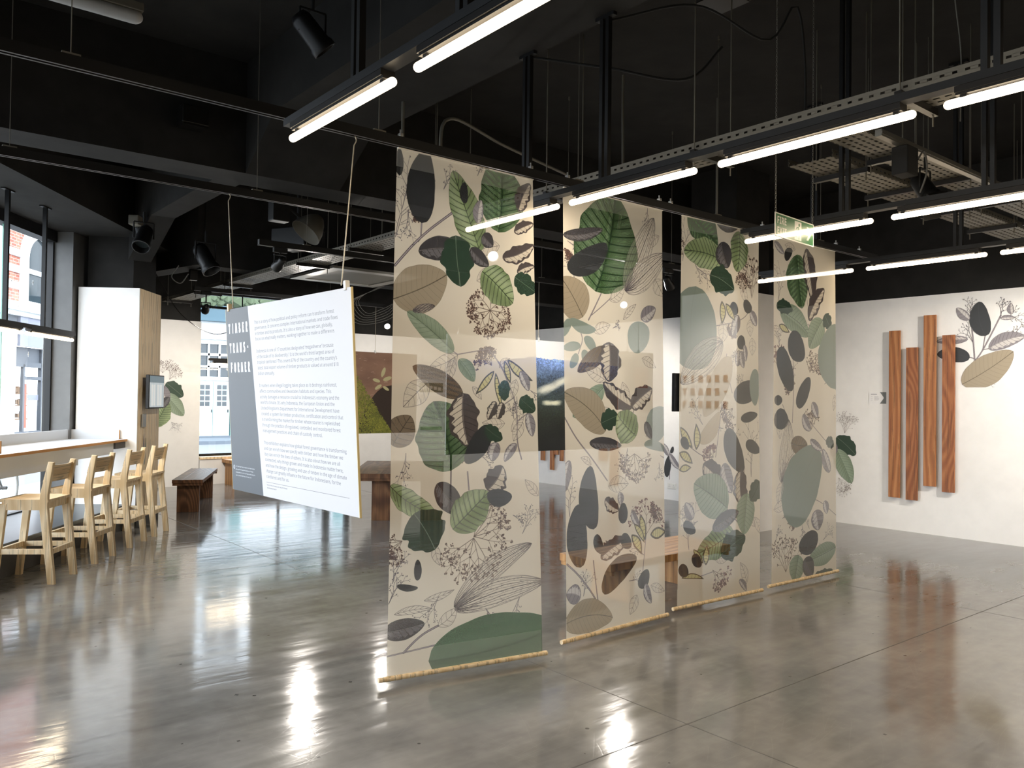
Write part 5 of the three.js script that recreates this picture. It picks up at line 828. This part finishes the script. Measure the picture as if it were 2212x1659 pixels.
{ // pavement kerb and parked bicycle by the glass
  const k = struct('pavement', span(-6, 14, -0.06, 0.06, FN - 2.2, FN - 0.26), M.stone, 'pavement along the street front'); k.rotation.y = TH;
  const [x, z] = FP(8.72, FN - 0.7), o = thing('bicycle', 'bicycle leaning outside the street window, only its wheel showing', 'bicycle', [x, 0.06, z], TH);
  const wheel = (dx) => { const r = 0.33, t = new THREE.TorusGeometry(r, 0.014, 8, 40), sp = []; t.translate(dx, r + 0.014, 0); for (let i = 0; i < 20; i++) { const a = i * Math.PI / 10; sp.push(rod(V(dx, r + 0.014, 0), V(dx + Math.cos(a) * r, r + 0.014 + Math.sin(a) * r, 0), 0.0012, 4)); } const w = mesh('wheel', t, M.cableGrey, o); mesh('spokes', sp, M.steel, w); mesh('hub', rod(V(dx, r + 0.014, -0.05), V(dx, r + 0.014, 0.05), 0.02, 10), M.blackMetal, w); };
  wheel(0); wheel(1.02);
  mesh('frame', [rod(V(0, 0.344, 0), V(0.2, 0.82, 0), 0.014), rod(V(0.2, 0.78, 0), V(0.72, 0.82, 0), 0.016), rod(V(0.2, 0.72, 0), V(0.55, 0.3, 0), 0.018), rod(V(0.55, 0.3, 0), V(0.74, 0.9, 0), 0.015), rod(V(0.55, 0.3, 0), V(1.02, 0.344, 0), 0.01), rod(V(0.72, 0.8, 0), V(1.02, 0.344, 0), 0.01)], M.blackMetal, o);
  mesh('saddle', box(0.12, 0.05, 0.26, 0.76, 0.93, 0, 0.02, Math.PI / 2), M.blackMatt, o); mesh('handlebar', tube([[0.2, 0.86, -0.22], [0.22, 0.9, -0.1], [0.22, 0.9, 0.1], [0.2, 0.86, 0.22]], 0.012), M.steel, o);
}
{ // pale town house beyond the far window
  const o = thing('town_house', 'white town house with mint doors seen through the far window', 'building', [0, 0, 0]), Z = -28;
  mesh('wall', span(6.4, 24, -0.06, 3.4, Z - 0.4, Z - 0.12), X.white, o); mesh('upper_wall', span(6.4, 24, 4.55, 12, Z - 0.4, Z - 0.1), X.white, o);
  mesh('fascia', span(6.4, 24, 3.4, 4.0, Z - 0.4, Z + 0.05), X.white, o); mesh('cornice', [span(6.4, 24, 4.0, 4.12, Z - 0.3, Z + 0.35), span(6.4, 24, 4.12, 4.55, Z - 0.4, Z + 0.2)], X.blue, o);
  mesh('ledge_planting', (() => { const r = mulberry(3), g = []; for (let i = 0; i < 260; i++) { const q = new THREE.IcosahedronGeometry(0.12 + r() * 0.16, 0); q.translate(7 + r() * 12, 4.62 + r() * 0.3, Z + 0.05 + r() * 0.15); g.push(q); } return g; })(), X.hedge, o).userData.kind = 'stuff';
  for (let u = 6.9; u < 23; u += 2.6) { const w = mesh('upper_window', span(u, u + 1.2, 5.2, 7.4, Z - 0.11, Z - 0.08), X.glass, o); mesh('glazing_bar', [span(u + 0.57, u + 0.63, 5.2, 7.4, Z - 0.08, Z - 0.05), span(u, u + 1.2, 6.26, 6.34, Z - 0.08, Z - 0.05)], X.white, w); }
  for (const x of [9.15, 13.1, 17.0]) {
    const w = mesh('transom_window', span(x - 0.02, x + 1.12, 2.1, 3.3, Z - 0.12, Z - 0.1), X.glass, o);
    mesh('glazing_bar', [span(x - 0.06, x + 1.16, 3.24, 3.32, Z - 0.1, Z - 0.02), span(x - 0.06, x + 1.16, 2.0, 2.12, Z - 0.1, Z - 0.02), ...[0, 0.37, 0.74, 1.11].map((d) => span(x + d - 0.03, x + d + 0.03, 2.1, 3.3, Z - 0.1, Z - 0.03)), span(x, x + 1.1, 2.44, 2.5, Z - 0.1, Z - 0.03), span(x, x + 1.1, 2.84, 2.92, Z - 0.1, Z - 0.03)], X.white, w);
    for (const s of [0, 1]) {
      const a = x + s * 0.58, d = mesh('door', span(a - 0.02, a + 0.54, 0.1, 1.95, Z - 0.12, Z - 0.06), X.pale, o);
      for (let r = 0; r < 4; r++) for (let q = 0; q < 2; q++) mesh('pane', span(a + 0.1 + q * 0.18, a + 0.25 + q * 0.18, 1.12 + r * 0.19, 1.27 + r * 0.19, Z - 0.06, Z - 0.05), X.glass, d);
      mesh('kick_plate', span(a + 0.04, a + 0.48, 0.12, 0.28, Z - 0.06, Z - 0.052), X.brass, d); mesh('handle', box(0.03, 0.1, 0.04, a + (s ? 0.48 : 0.5), 0.95, Z - 0.04), X.dark, d);
    }
    mesh('door_reveal', [span(x + 1.14, x + 1.55, -0.06, 3.4, Z - 0.12, Z)], X.teal, o); mesh('step', span(x - 0.2, x + 1.6, -0.06, 0.1, Z - 0.12, Z + 0.3), X.kerb, o);
  }
  struct('kerb', span(6, 26, -0.06, 0.05, Z + 0.3, Z + 2.2), X.kerb, 'raised pavement before the white town house');
}
renderer.render(scene, camera);
